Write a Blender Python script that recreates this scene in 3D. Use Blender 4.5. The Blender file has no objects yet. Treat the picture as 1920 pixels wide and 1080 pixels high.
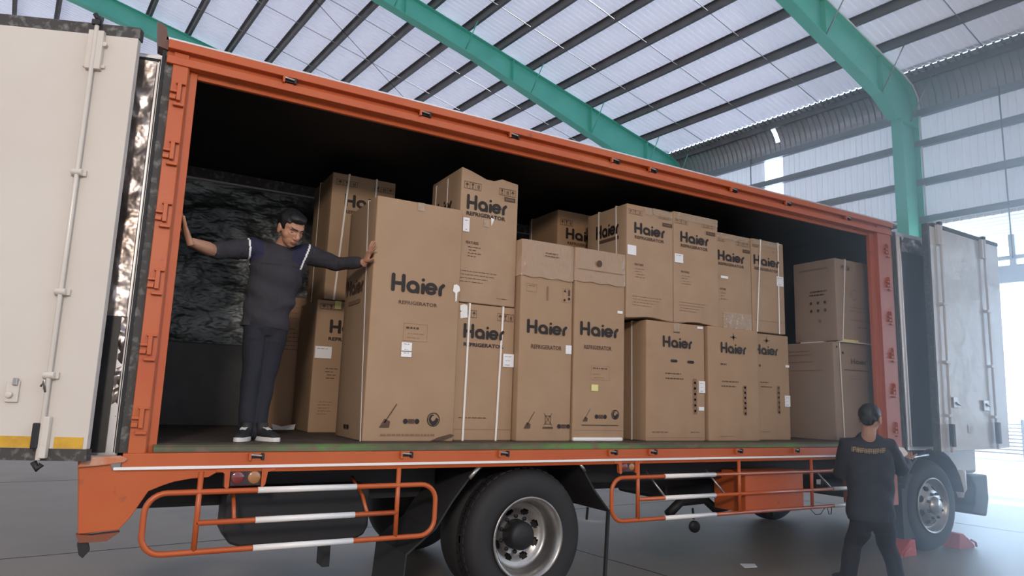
import bpy, bmesh, math, random
from mathutils import Vector, Matrix
random.seed(7)
SC = bpy.context.scene
COL = SC.collection
PI = math.pi
G = 1.15            # height of the truck's sill above the floor; shapes below use z = 0 at the sill
# ------------------------------------------------------------------ camera
cam_d = bpy.data.cameras.new('camera'); cam = bpy.data.objects.new('camera', cam_d); COL.objects.link(cam)
yaw, pitch, roll = math.radians(29.574), math.radians(9.1216), math.radians(1.8796)
fw = Vector((math.sin(yaw)*math.cos(pitch), math.cos(yaw)*math.cos(pitch), math.sin(pitch)))
rt0 = Vector((math.cos(yaw), -math.sin(yaw), 0)); up0 = rt0.cross(fw)
rt = rt0*math.cos(roll) + up0*math.sin(roll); up = up0*math.cos(roll) - rt0*math.sin(roll)
M = Matrix((rt, up, -fw)).transposed().to_4x4()
M.translation = Vector((-0.2327, -4.587, 0.3728+G))
cam.matrix_world = M
cam_d.sensor_width = 36.0; cam_d.lens = 1298.83/1920*36.0
cam_d.clip_start = .05; cam_d.clip_end = 400
SC.camera = cam
# ------------------------------------------------------------------ world, sun, exposure
SC.view_settings.view_transform = 'Standard'; SC.view_settings.look = 'None'
SC.view_settings.gamma = 1.0; SC.view_settings.exposure = 0.0
SC.view_settings.use_curve_mapping = False
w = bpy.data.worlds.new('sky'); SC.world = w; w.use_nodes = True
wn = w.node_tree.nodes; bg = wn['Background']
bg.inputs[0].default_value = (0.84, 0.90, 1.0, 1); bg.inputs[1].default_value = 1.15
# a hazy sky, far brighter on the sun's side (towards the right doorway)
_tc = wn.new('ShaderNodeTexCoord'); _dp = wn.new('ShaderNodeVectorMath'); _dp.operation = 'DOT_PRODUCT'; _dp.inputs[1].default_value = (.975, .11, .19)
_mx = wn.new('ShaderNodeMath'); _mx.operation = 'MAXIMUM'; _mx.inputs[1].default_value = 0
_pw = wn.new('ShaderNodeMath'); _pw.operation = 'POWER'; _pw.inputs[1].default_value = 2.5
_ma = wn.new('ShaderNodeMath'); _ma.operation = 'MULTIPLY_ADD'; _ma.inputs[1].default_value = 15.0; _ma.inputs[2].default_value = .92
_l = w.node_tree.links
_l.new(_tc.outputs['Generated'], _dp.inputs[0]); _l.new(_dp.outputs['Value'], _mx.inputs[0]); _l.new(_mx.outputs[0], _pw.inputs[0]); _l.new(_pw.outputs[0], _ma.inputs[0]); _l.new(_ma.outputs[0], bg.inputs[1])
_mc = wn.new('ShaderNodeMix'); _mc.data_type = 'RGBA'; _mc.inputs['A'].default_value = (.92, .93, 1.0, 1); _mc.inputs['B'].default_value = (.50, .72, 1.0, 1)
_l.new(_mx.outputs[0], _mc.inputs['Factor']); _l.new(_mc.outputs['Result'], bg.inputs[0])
def lamp(kind, name, loc, energy, color, direction=None, **kw):
    d = bpy.data.lights.new(name, kind); d.energy = energy; d.color = color
    for k, v in kw.items(): setattr(d, k, v)
    o = bpy.data.objects.new(name, d); COL.objects.link(o); o.location = loc
    if direction is not None:
        o.rotation_euler = Vector(direction).normalized().to_track_quat('-Z', 'Y').to_euler()
    return o
lamp('SUN', 'sun', (20, 10, 30), 8.5, (1.0, 1.0, 1.0), (-.62, -.10, -.60), angle=.01)
# daylight and the loading bay's flood lamps behind the photographer
lamp('AREA', 'bay_flood_lamp', (-2.9, -10.0, 4.9), 510, (1.0, .86, .72), (4.6, 10.4, -3.4), shape='DISK', size=1.1)
# ------------------------------------------------------------------ materials
MATS = {}
def mat(name, c, rough=.6, metal=0., noise=None, bump=None, spec=.5, coat=0., tr=None, emit=None, alpha=None, stain=None):
    """noise=(scale, other colour, low, high); bump=(scale, strength, distance); stain=(scale, colour, lo, hi)"""
    if name in MATS: return MATS[name]
    m = bpy.data.materials.new(name); m.use_nodes = True; nt = m.node_tree; n = nt.nodes
    b = n['Principled BSDF']
    b.inputs['Base Color'].default_value = (*c, 1); b.inputs['Roughness'].default_value = rough
    b.inputs['Metallic'].default_value = metal; b.inputs['Specular IOR Level'].default_value = spec
    b.inputs['Coat Weight'].default_value = coat
    tc = n.new('ShaderNodeTexCoord')
    src = None
    def nz(scale, lo, hi, detail=4, stretch=None):
        t = n.new('ShaderNodeTexNoise'); t.inputs['Scale'].default_value = scale; t.inputs['Detail'].default_value = detail
        if stretch:
            mp = n.new('ShaderNodeMapping'); mp.inputs['Scale'].default_value = stretch
            nt.links.new(tc.outputs['Object'], mp.inputs[0]); nt.links.new(mp.outputs[0], t.inputs['Vector'])
        else: nt.links.new(tc.outputs['Object'], t.inputs['Vector'])
        r = n.new('ShaderNodeMapRange'); r.inputs['From Min'].default_value = lo; r.inputs['From Max'].default_value = hi
        nt.links.new(t.outputs['Fac'], r.inputs['Value']); return r.outputs[0]
    if noise:
        mx = n.new('ShaderNodeMix'); mx.data_type = 'RGBA'
        nt.links.new(nz(noise[0], noise[2], noise[3], stretch=noise[4] if len(noise) > 4 else None), mx.inputs['Factor'])
        mx.inputs['A'].default_value = (*c, 1); mx.inputs['B'].default_value = (*noise[1], 1); src = mx.outputs['Result']
    if stain:
        mx = n.new('ShaderNodeMix'); mx.data_type = 'RGBA'
        nt.links.new(nz(stain[0], stain[2], stain[3], 6), mx.inputs['Factor'])
        if src: nt.links.new(src, mx.inputs['A'])
        else: mx.inputs['A'].default_value = (*c, 1)
        mx.inputs['B'].default_value = (*stain[1], 1); src = mx.outputs['Result']
    if src: nt.links.new(src, b.inputs['Base Color'])
    if bump:
        t = n.new('ShaderNodeTexNoise'); t.inputs['Scale'].default_value = bump[0]; t.inputs['Detail'].default_value = 3
        if len(bump) > 3:
            mp = n.new('ShaderNodeMapping'); mp.inputs['Scale'].default_value = bump[3]
            nt.links.new(tc.outputs['Object'], mp.inputs[0]); nt.links.new(mp.outputs[0], t.inputs['Vector'])
        else: nt.links.new(tc.outputs['Object'], t.inputs['Vector'])
        bp = n.new('ShaderNodeBump'); bp.inputs['Strength'].default_value = bump[1]; bp.inputs['Distance'].default_value = bump[2]
        nt.links.new(t.outputs['Fac'], bp.inputs['Height']); nt.links.new(bp.outputs[0], b.inputs['Normal'])
    if emit:
        b.inputs['Emission Color'].default_value = (*emit[0], 1); b.inputs['Emission Strength'].default_value = emit[1]
    if alpha is not None: b.inputs['Alpha'].default_value = alpha
    if tr:      # light passing through a thin sheet
        out = n['Material Output']; t = n.new('ShaderNodeBsdfTranslucent'); t.inputs[0].default_value = (*tr[1], 1)
        ms = n.new('ShaderNodeMixShader'); ms.inputs[0].default_value = tr[0]
        nt.links.new(b.outputs[0], ms.inputs[1]); nt.links.new(t.outputs[0], ms.inputs[2]); nt.links.new(ms.outputs[0], out.inputs['Surface'])
    MATS[name] = m; return m
ORANGE = mat('orange_paint', (.47, .105, .028), .34, noise=(3, (.45, .085, .022), .35, .7), bump=(60, .15, .002), stain=(9, (.16, .055, .03), .66, .8))
ORANGE_DUSTY = mat('dusty_orange_paint', (.50, .17, .08), .6, noise=(14, (.55, .33, .23), .4, .7))
WHITE_DOOR = mat('cream_door_paint', (.62, .575, .52), .22, noise=(1.3, (.57, .52, .47), .3, .7), bump=(2.2, .25, .03), stain=(7, (.42, .36, .30), .70, .85))
WHITE_DOOR2 = mat('pale_door_paint', (.66, .64, .62), .18, noise=(1.3, (.58, .57, .56), .3, .7), bump=(3.0, .4, .03))
WHITE_BAND = mat('white_reflective_band', (.80, .79, .78), .35)
YELLOW_BAND = mat('yellow_band', (.62, .36, .03), .45, noise=(20, (.5, .28, .03), .4, .7))
RUBBER = mat('black_rubber', (.018, .018, .02), .75, bump=(40, .2, .003))
GASKET = mat('grey_gasket', (.055, .052, .05), .8, noise=(25, (.20, .20, .19), .52, .75))
BLACK_PANEL = mat('black_panel', (.016, .015, .016), .45, noise=(5, (.03, .028, .028), .4, .7))
DARK_LINING = mat('dark_lining', (.010, .010, .012), .65, noise=(2, (.02, .02, .022), .4, .7))
FOIL = mat('crumpled_foil', (.42, .38, .37), .30, .9, bump=(5.5, .5, .05), noise=(4, (.20, .165, .15), .4, .65))
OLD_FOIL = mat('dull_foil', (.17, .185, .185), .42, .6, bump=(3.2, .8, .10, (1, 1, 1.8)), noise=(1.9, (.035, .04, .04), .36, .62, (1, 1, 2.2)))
ALU = mat('aluminium_edge', (.62, .60, .60), .30, .8)
STEEL = mat('worn_steel', (.42, .41, .40), .32, .85, noise=(9, (.30, .29, .28), .4, .7))
DARK_STEEL = mat('dark_greasy_steel', (.022, .022, .025), .55, .3)
CHASSIS = mat('black_chassis', (.012, .012, .015), .6)
BED = mat('worn_bed_floor', (.075, .055, .045), .7, noise=(6, (.04, .03, .028), .4, .7))
SILL = mat('scuffed_green_sill', (.085, .085, .05), .5, noise=(1.1, (.10, .20, .06), .46, .62, (1, 3, 3)), stain=(11, (.15, .10, .07), .50, .66))
CARD = [mat('cardboard_%s' % k, c, .78, noise=(3.5, d, .35, .7), bump=(90, .12, .0015), stain=(2.2, e, .62, .82)) for k, c, d, e in (
    ('warm', (.370, .243, .150), (.345, .222, .134), (.29, .185, .115)),
    ('pale', (.395, .270, .175), (.36, .240, .153), (.31, .205, .135)),
    ('grey', (.34, .255, .195), (.31, .23, .175), (.26, .19, .15)),
    ('deep', (.350, .215, .125), (.32, .195, .112), (.27, .165, .10)))]
INK = mat('black_ink', (.014, .008, .007), .6)
BROWN_INK = mat('brown_ink', (.085, .045, .028), .7)
FAINT_INK = mat('faint_brown_ink', (.22, .13, .08), .75)
STRAP = mat('white_strap', (.78, .74, .70), .45)
LABEL = mat('white_label', (.80, .80, .82), .5)
LABEL_INK = mat('grey_label_print', (.25, .27, .33), .6)
YELLOW_NOTE = mat('yellow_note', (.72, .66, .28), .6)
TAPE = mat('clear_tape', (.55, .42, .30), .10, bump=(14, .8, .03), alpha=.45, spec=1.0)
FILM = mat('clear_film_over_card', (.355, .235, .148), .22, bump=(8, .6, .02, (2.5, 1, .8)), spec=.6)
FOAM = mat('white_foam', (.80, .79, .77), .6)
SKIN = mat('skin', (.46, .24, .155), .5, noise=(8, (.40, .20, .13), .4, .7))
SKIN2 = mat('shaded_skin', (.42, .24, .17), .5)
HAIR = mat('black_hair', (.006, .006, .007), .55, bump=(120, .6, .004, (1, 1, .3)))
SWEATER = mat('charcoal_sweater', (.030, .028, .036), .9, noise=(5, (.024, .022, .028), .4, .7), bump=(9, .55, .03))
NAVY = mat('navy_yoke', (.014, .015, .045), .85)
JEANS = mat('dark_jeans', (.009, .010, .017), .85, noise=(7, (.013, .014, .024), .4, .7), bump=(5, .4, .02))
JACKET = mat('navy_jacket', (.020, .024, .036), .8, bump=(7, .6, .03))
GOLD_PRINT = mat('gold_print', (.34, .25, .15), .6)
SHOE = mat('black_shoe', (.012, .012, .014), .7)
SHOE_WHITE = mat('white_rubber_sole', (.62, .60, .57), .5)
EYE = mat('eye', (.35, .33, .31), .2)
LIP = mat('lip', (.28, .11, .085), .5)
TEAL = mat('teal_steel_paint', (.13, .56, .45), .45, noise=(1.4, (.115, .50, .40), .35, .7), stain=(6, (.10, .28, .24), .68, .8))
PURLIN = mat('galvanised_purlin', (.115, .112, .115), .5, .3, noise=(3, (.15, .145, .15), .4, .7))
GIRT = mat('galvanised_girt', (.26, .29, .32), .5, .3)
SHEET = mat('roof_sheet', (.78, .76, .80), .40, tr=(.080, (.80, .79, .90)))
WALL = mat('wall_sheet', (.70, .70, .72), .42, tr=(.06, (.8, .82, .88)))
EAVE = mat('eave_sheet', (.40, .41, .44), .35, .3)
CLEAR = mat('skylight_pane', (.9, .92, .95), .3, tr=(.85, (.97, .98, 1.0)))
CONC = mat('concrete_floor', (.20, .160, .125), .50, noise=(1.1, (.165, .132, .102), .35, .7), bump=(12, .08, .004), stain=(.55, (.10, .095, .09), .56, .75))
YARD = mat('sunlit_yard', (.62, .61, .59), .8)
CHOCK = mat('red_chock', (.55, .045, .03), .45)
LENS_RED = mat('red_lens', (.16, .02, .02), .2, coat=1)
LENS_AMBER = mat('amber_lens', (.34, .15, .05), .2, coat=1)
CAB = mat('cab_paint', (.62, .62, .62), .3)
GLASS = mat('dark_cab_glass', (.02, .025, .03), .08, coat=1)
# ------------------------------------------------------------------ mesh helpers
class MB:
    def __init__(s, tf=None): s.v = []; s.f = []; s.m = []; s.mats = []; s.tf = tf; s.smooth = []
    def mi(s, m):
        if m not in s.mats: s.mats.append(m)
        return s.mats.index(m)
    def add(s, verts, faces, m, smooth=False):
        b = len(s.v); i = s.mi(m)
        s.v += [tuple(s.tf(*p)) if s.tf else tuple(p) for p in verts]
        for f in faces: s.f.append([b+k for k in f]); s.m.append(i); s.smooth.append(smooth)
        return s
    def box(s, x0, x1, y0, y1, z0, z1, m):
        if x0 > x1: x0, x1 = x1, x0
        if y0 > y1: y0, y1 = y1, y0
        if z0 > z1: z0, z1 = z1, z0
        v = [(x, y, z) for x in (x0, x1) for y in (y0, y1) for z in (z0, z1)]
        return s.add(v, [(0, 1, 3, 2), (4, 6, 7, 5), (0, 4, 5, 1), (2, 3, 7, 6), (0, 2, 6, 4), (1, 5, 7, 3)], m)
    def obox(s, o, ax, ay, az, m):      # oriented box: corner o and three edge vectors
        o, ax, ay, az = map(Vector, (o, ax, ay, az))
        v = [o+ax*i+ay*j+az*k for i in (0, 1) for j in (0, 1) for k in (0, 1)]
        f = [(0, 1, 3, 2), (4, 6, 7, 5), (0, 4, 5, 1), (2, 3, 7, 6), (0, 2, 6, 4), (1, 5, 7, 3)]
        if ax.cross(ay).dot(az) < 0: f = [q[::-1] for q in f]
        return s.add(v, f, m)
    def prism(s, poly, a, b, m, axis='y'):   # polygon in the plane across the axis, run from a to b
        def P(p, t): return {'y': (p[0], t, p[1]), 'x': (t, p[0], p[1]), 'z': (p[0], p[1], t)}[axis]
        n = len(poly); v = [P(p, a) for p in poly] + [P(p, b) for p in poly]
        f = [tuple(range(n)), tuple(range(2*n-1, n-1, -1))] + [(i, n+i, n+(i+1) % n, (i+1) % n) for i in range(n)]
        return s.add(v, f, m)
    def tube(s, pts, r, m, n=10, closed=False, ell=None, ref=None, cap=True, smooth=True):
        pts = [Vector(p) for p in pts]; N = len(pts)
        rr = r if isinstance(r, (list, tuple)) else [r]*N
        ref = Vector(ref) if ref is not None else None
        v = []; prev = None
        for i, p in enumerate(pts):
            if closed: t = pts[(i+1) % N]-pts[i-1]
            else: t = pts[min(i+1, N-1)]-pts[max(i-1, 0)]
            t.normalize()
            u = ref if ref is not None else (prev if prev is not None else (Vector((0, 0, 1)) if abs(t.z) < .9 else Vector((1, 0, 0))))
            u = (u-t*u.dot(t)).normalized(); prev = u; q = t.cross(u)
            ri = rr[i]; ra, rb = ri if isinstance(ri, (list, tuple)) else (ri, ri)
            for k in range(n):
                a = 2*PI*k/n; v.append(p+u*(ra*math.cos(a))+q*(rb*math.sin(a)))
        f = []
        for i in range(N if closed else N-1):
            j = (i+1) % N
            for k in range(n): f.append((i*n+k, i*n+(k+1) % n, j*n+(k+1) % n, j*n+k))
        if not closed and cap: f += [tuple(range(n))[::-1], tuple(range((N-1)*n, N*n))]
        return s.add(v, f, m, smooth)
    def lathe(s, prof, c, axis, m, n=40, smooth=True):   # prof = [(radius, along)]
        c = Vector(c); ax = Vector(axis).normalized()
        u = (Vector((0, 0, 1)) if abs(ax.z) < .9 else Vector((1, 0, 0))); u = (u-ax*u.dot(ax)).normalized(); q = ax.cross(u)
        v = [c+ax*h+(u*math.cos(2*PI*k/n)+q*math.sin(2*PI*k/n))*r for r, h in prof for k in range(n)]
        f = [(i*n+k, i*n+(k+1) % n, (i+1)*n+(k+1) % n, (i+1)*n+k) for i in range(len(prof)-1) for k in range(n)]
        return s.add(v, f, m, smooth)
    def ball(s, c, r, m, n=16, rot=None):
        c = Vector(c); r = r if isinstance(r, (tuple, list)) else (r, r, r); v = []; k = n//2
        for i in range(k+1):
            for j in range(n):
                a, b = PI*i/k, 2*PI*j/n
                p = Vector((r[0]*math.sin(a)*math.cos(b), r[1]*math.sin(a)*math.sin(b), r[2]*math.cos(a)))
                v.append(c+(rot @ p if rot else p))
        return s.add(v, [(i*n+j, (i+1)*n+j, (i+1)*n+(j+1) % n, i*n+(j+1) % n) for i in range(k) for j in range(n)], m, True)
    def build(s, name, parent=None, bevel=0, origin=None, recalc=True):
        vs = [Vector((a, b, c+G)) for a, b, c in s.v]
        if origin is not None: o = Vector(origin)
        elif parent is not None: o = parent_loc(parent)
        else:
            lo = [min(p[i] for p in vs) for i in range(3)]; hi = [max(p[i] for p in vs) for i in range(3)]
            o = Vector(((lo[0]+hi[0])/2, (lo[1]+hi[1])/2, lo[2]))
        me = bpy.data.meshes.new(name); me.from_pydata([p-o for p in vs], [], s.f)
        for m in s.mats: me.materials.append(m)
        me.polygons.foreach_set('material_index', s.m); me.polygons.foreach_set('use_smooth', s.smooth)
        if recalc:
            bm = bmesh.new(); bm.from_mesh(me); bmesh.ops.recalc_face_normals(bm, faces=bm.faces); bm.to_mesh(me); bm.free()
        ob = bpy.data.objects.new(name, me); COL.objects.link(ob)
        WORLD[ob.name] = o
        if parent is not None: ob.parent = parent; ob.location = o-parent_loc(parent)
        else: ob.location = o
        if bevel:
            b = ob.modifiers.new('edge', 'BEVEL'); b.width = bevel; b.segments = 2; b.limit_method = 'ANGLE'; b.angle_limit = math.radians(40)
        return ob
WORLD = {}
def parent_loc(p): return WORLD[p.name]
def thing(name, label, cat, loc, group=None):
    o = bpy.data.objects.new(name, None); COL.objects.link(o); o.location = (loc[0], loc[1], loc[2]+G); o.empty_display_size = .2
    WORLD[o.name] = o.location.copy(); return tag(o, label, cat, group)
def tag(o, label, cat, group=None):
    o['label'] = label; o['category'] = cat
    if group: o['group'] = group
    return o
def lab(o, text): o['label'] = text; return o
def struct(o): o['kind'] = 'structure'; return o
# building frame: bx across the hall towards the right wall, by along the purlins
ROT = math.radians(-6.446); CB, SB = math.cos(ROT), math.sin(ROT)
def TB(bx, by, z): return (bx*CB+by*SB, -bx*SB+by*CB, z)
def rz(bx): return 8.04+.195*(15.3-bx)
# ------------------------------------------------------------------ hall shell
BY0, BY1, BXL = -13.0, 23.5, -7.0
def rib_profile(a, b, pitch=.155, h=.036):
    out = [(a, 0.)]; t = a
    while t < b-pitch:
        out += [(t+.092*pitch/.155, 0.), (t+.104*pitch/.155, h), (t+.142*pitch/.155, h), (t+pitch, 0.)]
        t += pitch
    out.append((b, 0.)); return out
def sheet_strip(mb, by0, by1, rows, m, skip=None):   # rows = [(bx, z, nx, nz)] with the outward normal
    pr = rib_profile(by0, by1); n = len(pr)
    v = [(bx+nx*h, by, z+nz*h) for bx, z, nx, nz in rows for by, h in pr]
    f = [(i*n+k, i*n+k+1, (i+1)*n+k+1, (i+1)*n+k) for i in range(len(rows)-1) for k in range(n-1) if not (skip and skip(i, pr[k][0]))]
    mb.add(v, f, m)
nz_, nx_ = math.cos(math.atan(.195)), math.sin(math.atan(.195))
mb = MB(TB)
sheet_strip(mb, BY0, BY1, [(BXL, rz(BXL)+.19, nx_, nz_), (15.44, rz(15.44)+.19, nx_, nz_)], SHEET)
for a_, b_ in ((BY0, 2.5), (9.5, BY1)): mb.box(15.34, 15.54, a_, b_, rz(15.44)+.235, rz(15.44)+.245, SHEET)
struct(mb.build('ceiling', recalc=False))
mb = MB(TB)
WX = 16.05; rows = []
for k in range(9):
    a = math.radians(79*(1-k/8)); rows.append((WX-.75+.75*math.cos(a), 7.45+.75*math.sin(a), math.cos(a), math.sin(a)))
gaps = [5.18, 6.05]
sheet_strip(mb, BY0, BY1, rows, EAVE, skip=lambda i, by: 2 <= i <= 5 and any(abs(by-g) < .03 for g in gaps))
def wall_seg(a, b, z0, z1): sheet_strip(mb, a, b, [(WX, z1, 1, 0), (WX, z0, 1, 0)], WALL)
wall_seg(BY0, 2.25, 4.62, 7.45)
wall_seg(2.25, 6.0, -G, 7.45)
wall_seg(6.0, 6.55, -G, 5.3)
wall_seg(6.55, BY1, -G, 7.45)
wall_seg(BY0, -8.5, -G, 4.62)
struct(mb.build('wall_right', recalc=False))
mb = MB(TB); mb.box(WX-.01, WX+.01, 6.0, 6.55, 5.3, 7.4, CLEAR); struct(mb.build('window_1'))
mb = MB(TB); pr = rib_profile(BXL, 16.0, .31)
v = [(bx, BY1+h, z) for z in (3.2, 0) for bx, h in pr]; n = len(pr)
v = [(bx, by, z if z else rz(bx)+.15) for bx, by, z in v]
mb.add(v, [(k, k+1, n+k+1, n+k) for k in range(n-1)], WALL); struct(mb.build('wall_back', recalc=False))
mb = MB(TB); mb.box(BXL-6, WX+.05, BY0-6, BY1+12, -G-.3, -G, CONC); struct(mb.build('floor'))
mb = MB(TB); mb.box(WX+.05, 70, -60, 90, -G-.35, -G-.04, YARD); struct(mb.build('trim_1'))
# saw cuts in the floor slab
mb = MB(TB)
for by in (-2.5, 3.2, 9.0): mb.box(BXL, WX, by-.006, by+.006, -G, -G+.002, DARK_STEEL)
for bx in (-1.9, 4.3, 10.4): mb.box(bx-.006, bx+.006, BY0, BY1, -G, -G+.002, DARK_STEEL)
struct(mb.build('trim_2'))
# portal frames
def depth(bx): return .92 if bx > 14.2 else max(.52, .92-(14.2-bx)*.06)
FR = {2.5: ('teal steel portal frame nearest the doorway, its full column beside the open doors', 0), 9.5: ('teal roof beam crossing the picture middle above the truck roof', 0), 16.5: ('farthest teal roof beam, at top left above the truck corner', 0)}
for by, (labl, _) in FR.items():
    t = thing('portal_frame', labl, 'steel frame', TB(15.5, by, -G), 'teal portal frames')
    xs = [BXL+.3*0, -2, 2, 5, 8, 11, 14.2, 15.0, 15.3]; hw = .125
    mb = MB(TB)
    top = [(x, rz(x)) for x in xs]+[(15.62, 7.92), (15.82, 7.70), (15.9, 7.42)]
    low = [(x, rz(x)-depth(x)) for x in xs if x <= 14.2]+[(14.95, 6.95)]
    poly = top+[(15.9, 6.95)]+low[::-1]
    n = len(poly)
    for s_ in (-.006, .006):
        pass
    mb.prism(poly, by-.007, by+.007, TEAL, 'y')
    def flange(pts, th):
        for (xa, za), (xb, zb) in zip(pts[:-1], pts[1:]):
            d = Vector((xb-xa, 0, zb-za)); nrm = Vector((-d.z, 0, d.x)).normalized()*th
            mb.obox((xa, by-hw, za), d, (0, 2*hw, 0), nrm, TEAL)
    flange(top, .014); flange(low, -.014)
    for x in (6.0, 9.2, 12.0, 14.3): mb.box(x-.006, x+.006, by-hw+.01, by+hw-.01, rz(x)-depth(x), rz(x)-.005, TEAL)
    mb.build('rafter', t)
    mb = MB(TB)
    mb.box(15.10, 15.9, by-.007, by+.007, -G, 6.95, TEAL)
    mb.box(15.086, 15.10, by-hw, by+hw, -G, 7.0, TEAL); mb.box(15.9, 15.914, by-hw, by+hw, -G, 7.42, TEAL)
    mb.box(14.9, 16.0, by-.2, by+.2, -G, -G+.03, TEAL)
    for z in (2.5, 6.95): mb.box(15.1, 15.9, by-hw+.01, by+hw-.01, z-.006, z+.006, TEAL)
    mb.build('column', t)
    mb = MB(TB); mb.tube([(x, by-hw-.02, z) for x, z in [(5, rz(5)+.02)]+[(x, rz(x)+.01) for x in (11, 15.3)]+[(15.66, 7.93), (15.88, 7.7), (15.94, 7.4), (15.94, 4.2)]], .018, WHITE_BAND, 6)  # white tube added for light catching the outer flange edge
    if by == 2.5: lab(mb.build('lit_edge', t), 'thin white tube added as the lit edge of the flange')
    for x in (15.55, 14.25, 12.0, 9.8, 7.7, 5.7):
        mb = MB(TB); zl = rz(x)-depth(x) if x < 14.5 else 7.0
        mb.tube([(x, by-.1, zl+.02), (x, by-.62, rz(x)+.02)], .014, TEAL if by > 3 else STEEL, 5)
        if by != 16.5: mb.build('fly_brace', t)
# purlins, the nearest the eave first
PB = [15.6, 14.2, 13.07, 11.97, 10.87, 9.78, 8.7, 7.72, 6.7, 5.68, 4.66, 3.62, 2.5, 1.45, .4, -.65, -1.7, -2.75]
ORD = 'first second third fourth fifth sixth seventh eighth ninth tenth eleventh twelfth thirteenth fourteenth fifteenth sixteenth seventeenth eighteenth'.split()
for i, x in enumerate(PB):
    mb = MB(TB); z = rz(x)
    y0, y1 = BY0, BY1
    mb.box(x-.003, x+.003, y0, y1, z+.005, z+.185, PURLIN)
    mb.box(x-.003, x+.068, y0, y1, z+.001, z+.007, PURLIN); mb.box(x-.068, x+.003, y0, y1, z+.180, z+.186, PURLIN)
    mb.box(x+.062, x+.068, y0, y1, z+.007, z+.025, PURLIN)
    tag(mb.build('roof_purlin'), ORD[i]+' dark roof purlin counted from the curved eave', 'purlin', 'roof purlins')
for by, lb in ((4.45, 'between the two nearest teal beams, nearest the camera of three'), (6.25, 'between the two nearest teal beams, middle of three'), (8.05, 'between the two nearest teal beams, farthest of three'), (11.3, 'just beyond the middle teal beam'), (13.0, 'halfway between the middle and farthest teal beams'), (14.8, 'just before the farthest teal beam'), (.75, 'at the top right, just right of the nearest teal beam'), (-1.0, 'at the top right corner, farthest right')):
    mb = MB(TB); mb.tube([(-3, by, rz(-3)+.06), (15.6, by, rz(15.6)+.06)], .011, GIRT, 6)
    tag(mb.build('sag_rod'), 'thin roof rod '+lb, 'tie rod', 'roof sag rods')
for i, (z, lb) in enumerate(((7.32, 'top girt of the right wall, just under the curved eave'), (6.57, 'second girt from the top on the right wall'), (5.64, 'third girt from the top on the right wall'), (4.75, 'girt forming the header of the right doorway'))):
    mb = MB(TB)
    mb.box(WX-.155, WX-.149, BY0, BY1, z-.075, z+.075, GIRT); mb.box(WX-.155, WX-.01, BY0, BY1, z-.075, z-.069, GIRT); mb.box(WX-.155, WX-.01, BY0, BY1, z+.069, z+.075, GIRT)
    tag(mb.build('wall_girt'), 'grey steel '+lb, 'girt', 'wall girts')
for by, lb in ((.72, 'thin vertical rod tying the girts right of the teal column'), (6.0+.9, 'thin vertical rod tying the girts left of the teal column')):
    mb = MB(TB); mb.tube([(WX-.17, by, 7.4), (WX-.17, by, 3.6 if by < 2 else 4.0)], .014, GIRT, 6); tag(mb.build('girt_rod'), lb, 'tie rod')
mb = MB(TB); mb.tube([(1.5, 9.7, rz(1.5)-.05), (12.6, 16.3, rz(12.6)-.1)], .008, DARK_STEEL, 5); tag(mb.build('bracing_cable'), 'thin dark cable sagging diagonally below the roof purlins', 'cable')
# outside the doorway
t = thing('loading_canopy', 'pale sheet canopy over the doorway, seen through the right opening', 'canopy', TB(18, -2, -G))
mb = MB(TB)
pr = rib_profile(16.15, 20.0, .5, .03); n = len(pr)
mb.add([(bx, by, 4.72+(bx-16)*.075+h) for by in (-10, 6.5) for bx, h in pr], [(k, k+1, n+k+1, n+k) for k in range(n-1)], WALL); mb.build('canopy_sheet', t, recalc=False)
mb = MB(TB); mb.box(19.9, 20.05, -10, 6.5, 3.76, 4.21, GIRT); mb.build('canopy_beam', t)
mb = MB(TB); mb.box(19.9, 20.0, -10, 6.5, 4.36, 4.46, GIRT); mb.build('canopy_rail', t)
for by in (2.0, -1.2):
    mb = MB(TB); mb.box(19.9, 20.0, by-.07, by+.07, 4.2, 5.0, GIRT); mb.build('hanger', t)
for by in (-9.8, 6.3):
    mb = MB(TB); mb.box(19.85, 20.05, by-.1, by+.1, -G-.04, 3.8, GIRT); mb.build('canopy_post', t)
mb = MB(TB)
for k in range(9): mb.box(29.0, 29.06, -12, 9.5, -1.0+k*.13, -1.0+k*.13+.05, GIRT)
for y in (-11.9, -6, 0, 5, 9.4): mb.box(28.98, 29.08, y-.05, y+.05, -G-.04, .25, GIRT)
tag(mb.build('yard_fence'), 'pale horizontal-slat fence far outside the doorway', 'fence')
# ------------------------------------------------------------------ the truck
TRUCK = thing('box_truck', 'orange framed box truck with its side doors folded open', 'truck', (3.5, 1.2, -G))
T = TRUCK
def part(mb, name, parent=None, bevel=0, lb=None):
    o = mb.build(name, parent or T, bevel=bevel)
    if lb: o['label'] = lb
    return o
XL, XR, YB, ZC, FL = -.10, 7.42, 2.50, 2.47, .045
part(MB().box(XL, XR, .12, YB, -.04, FL, BED), 'bed_floor', lb='worn dark cargo floor')
o = part(MB().box(XL, XR, YB, YB+.06, -.04, ZC+.06, BLACK_PANEL), 'rear_wall')
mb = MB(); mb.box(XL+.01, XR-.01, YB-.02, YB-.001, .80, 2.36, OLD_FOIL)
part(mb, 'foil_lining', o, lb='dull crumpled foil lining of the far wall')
part(MB().box(XL+.01, XR-.01, YB-.05, YB-.001, 2.36, 2.465, GASKET).box(XL+.01, XR-.01, YB-.06, YB-.021, 2.345, 2.362, ALU), 'wall_trim', o)
part(MB().box(XL-.06, XL, .1, YB+.06, -.04, ZC+.06, DARK_LINING), 'end_wall'); part(MB().box(XR, XR+.06, .1, YB+.06, -.04, ZC+.06, DARK_LINING), 'end_wall')
part(MB().box(XL-.06, XR+.06, .04, YB+.06, ZC, ZC+.06, DARK_LINING), 'roof_panel')
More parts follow.
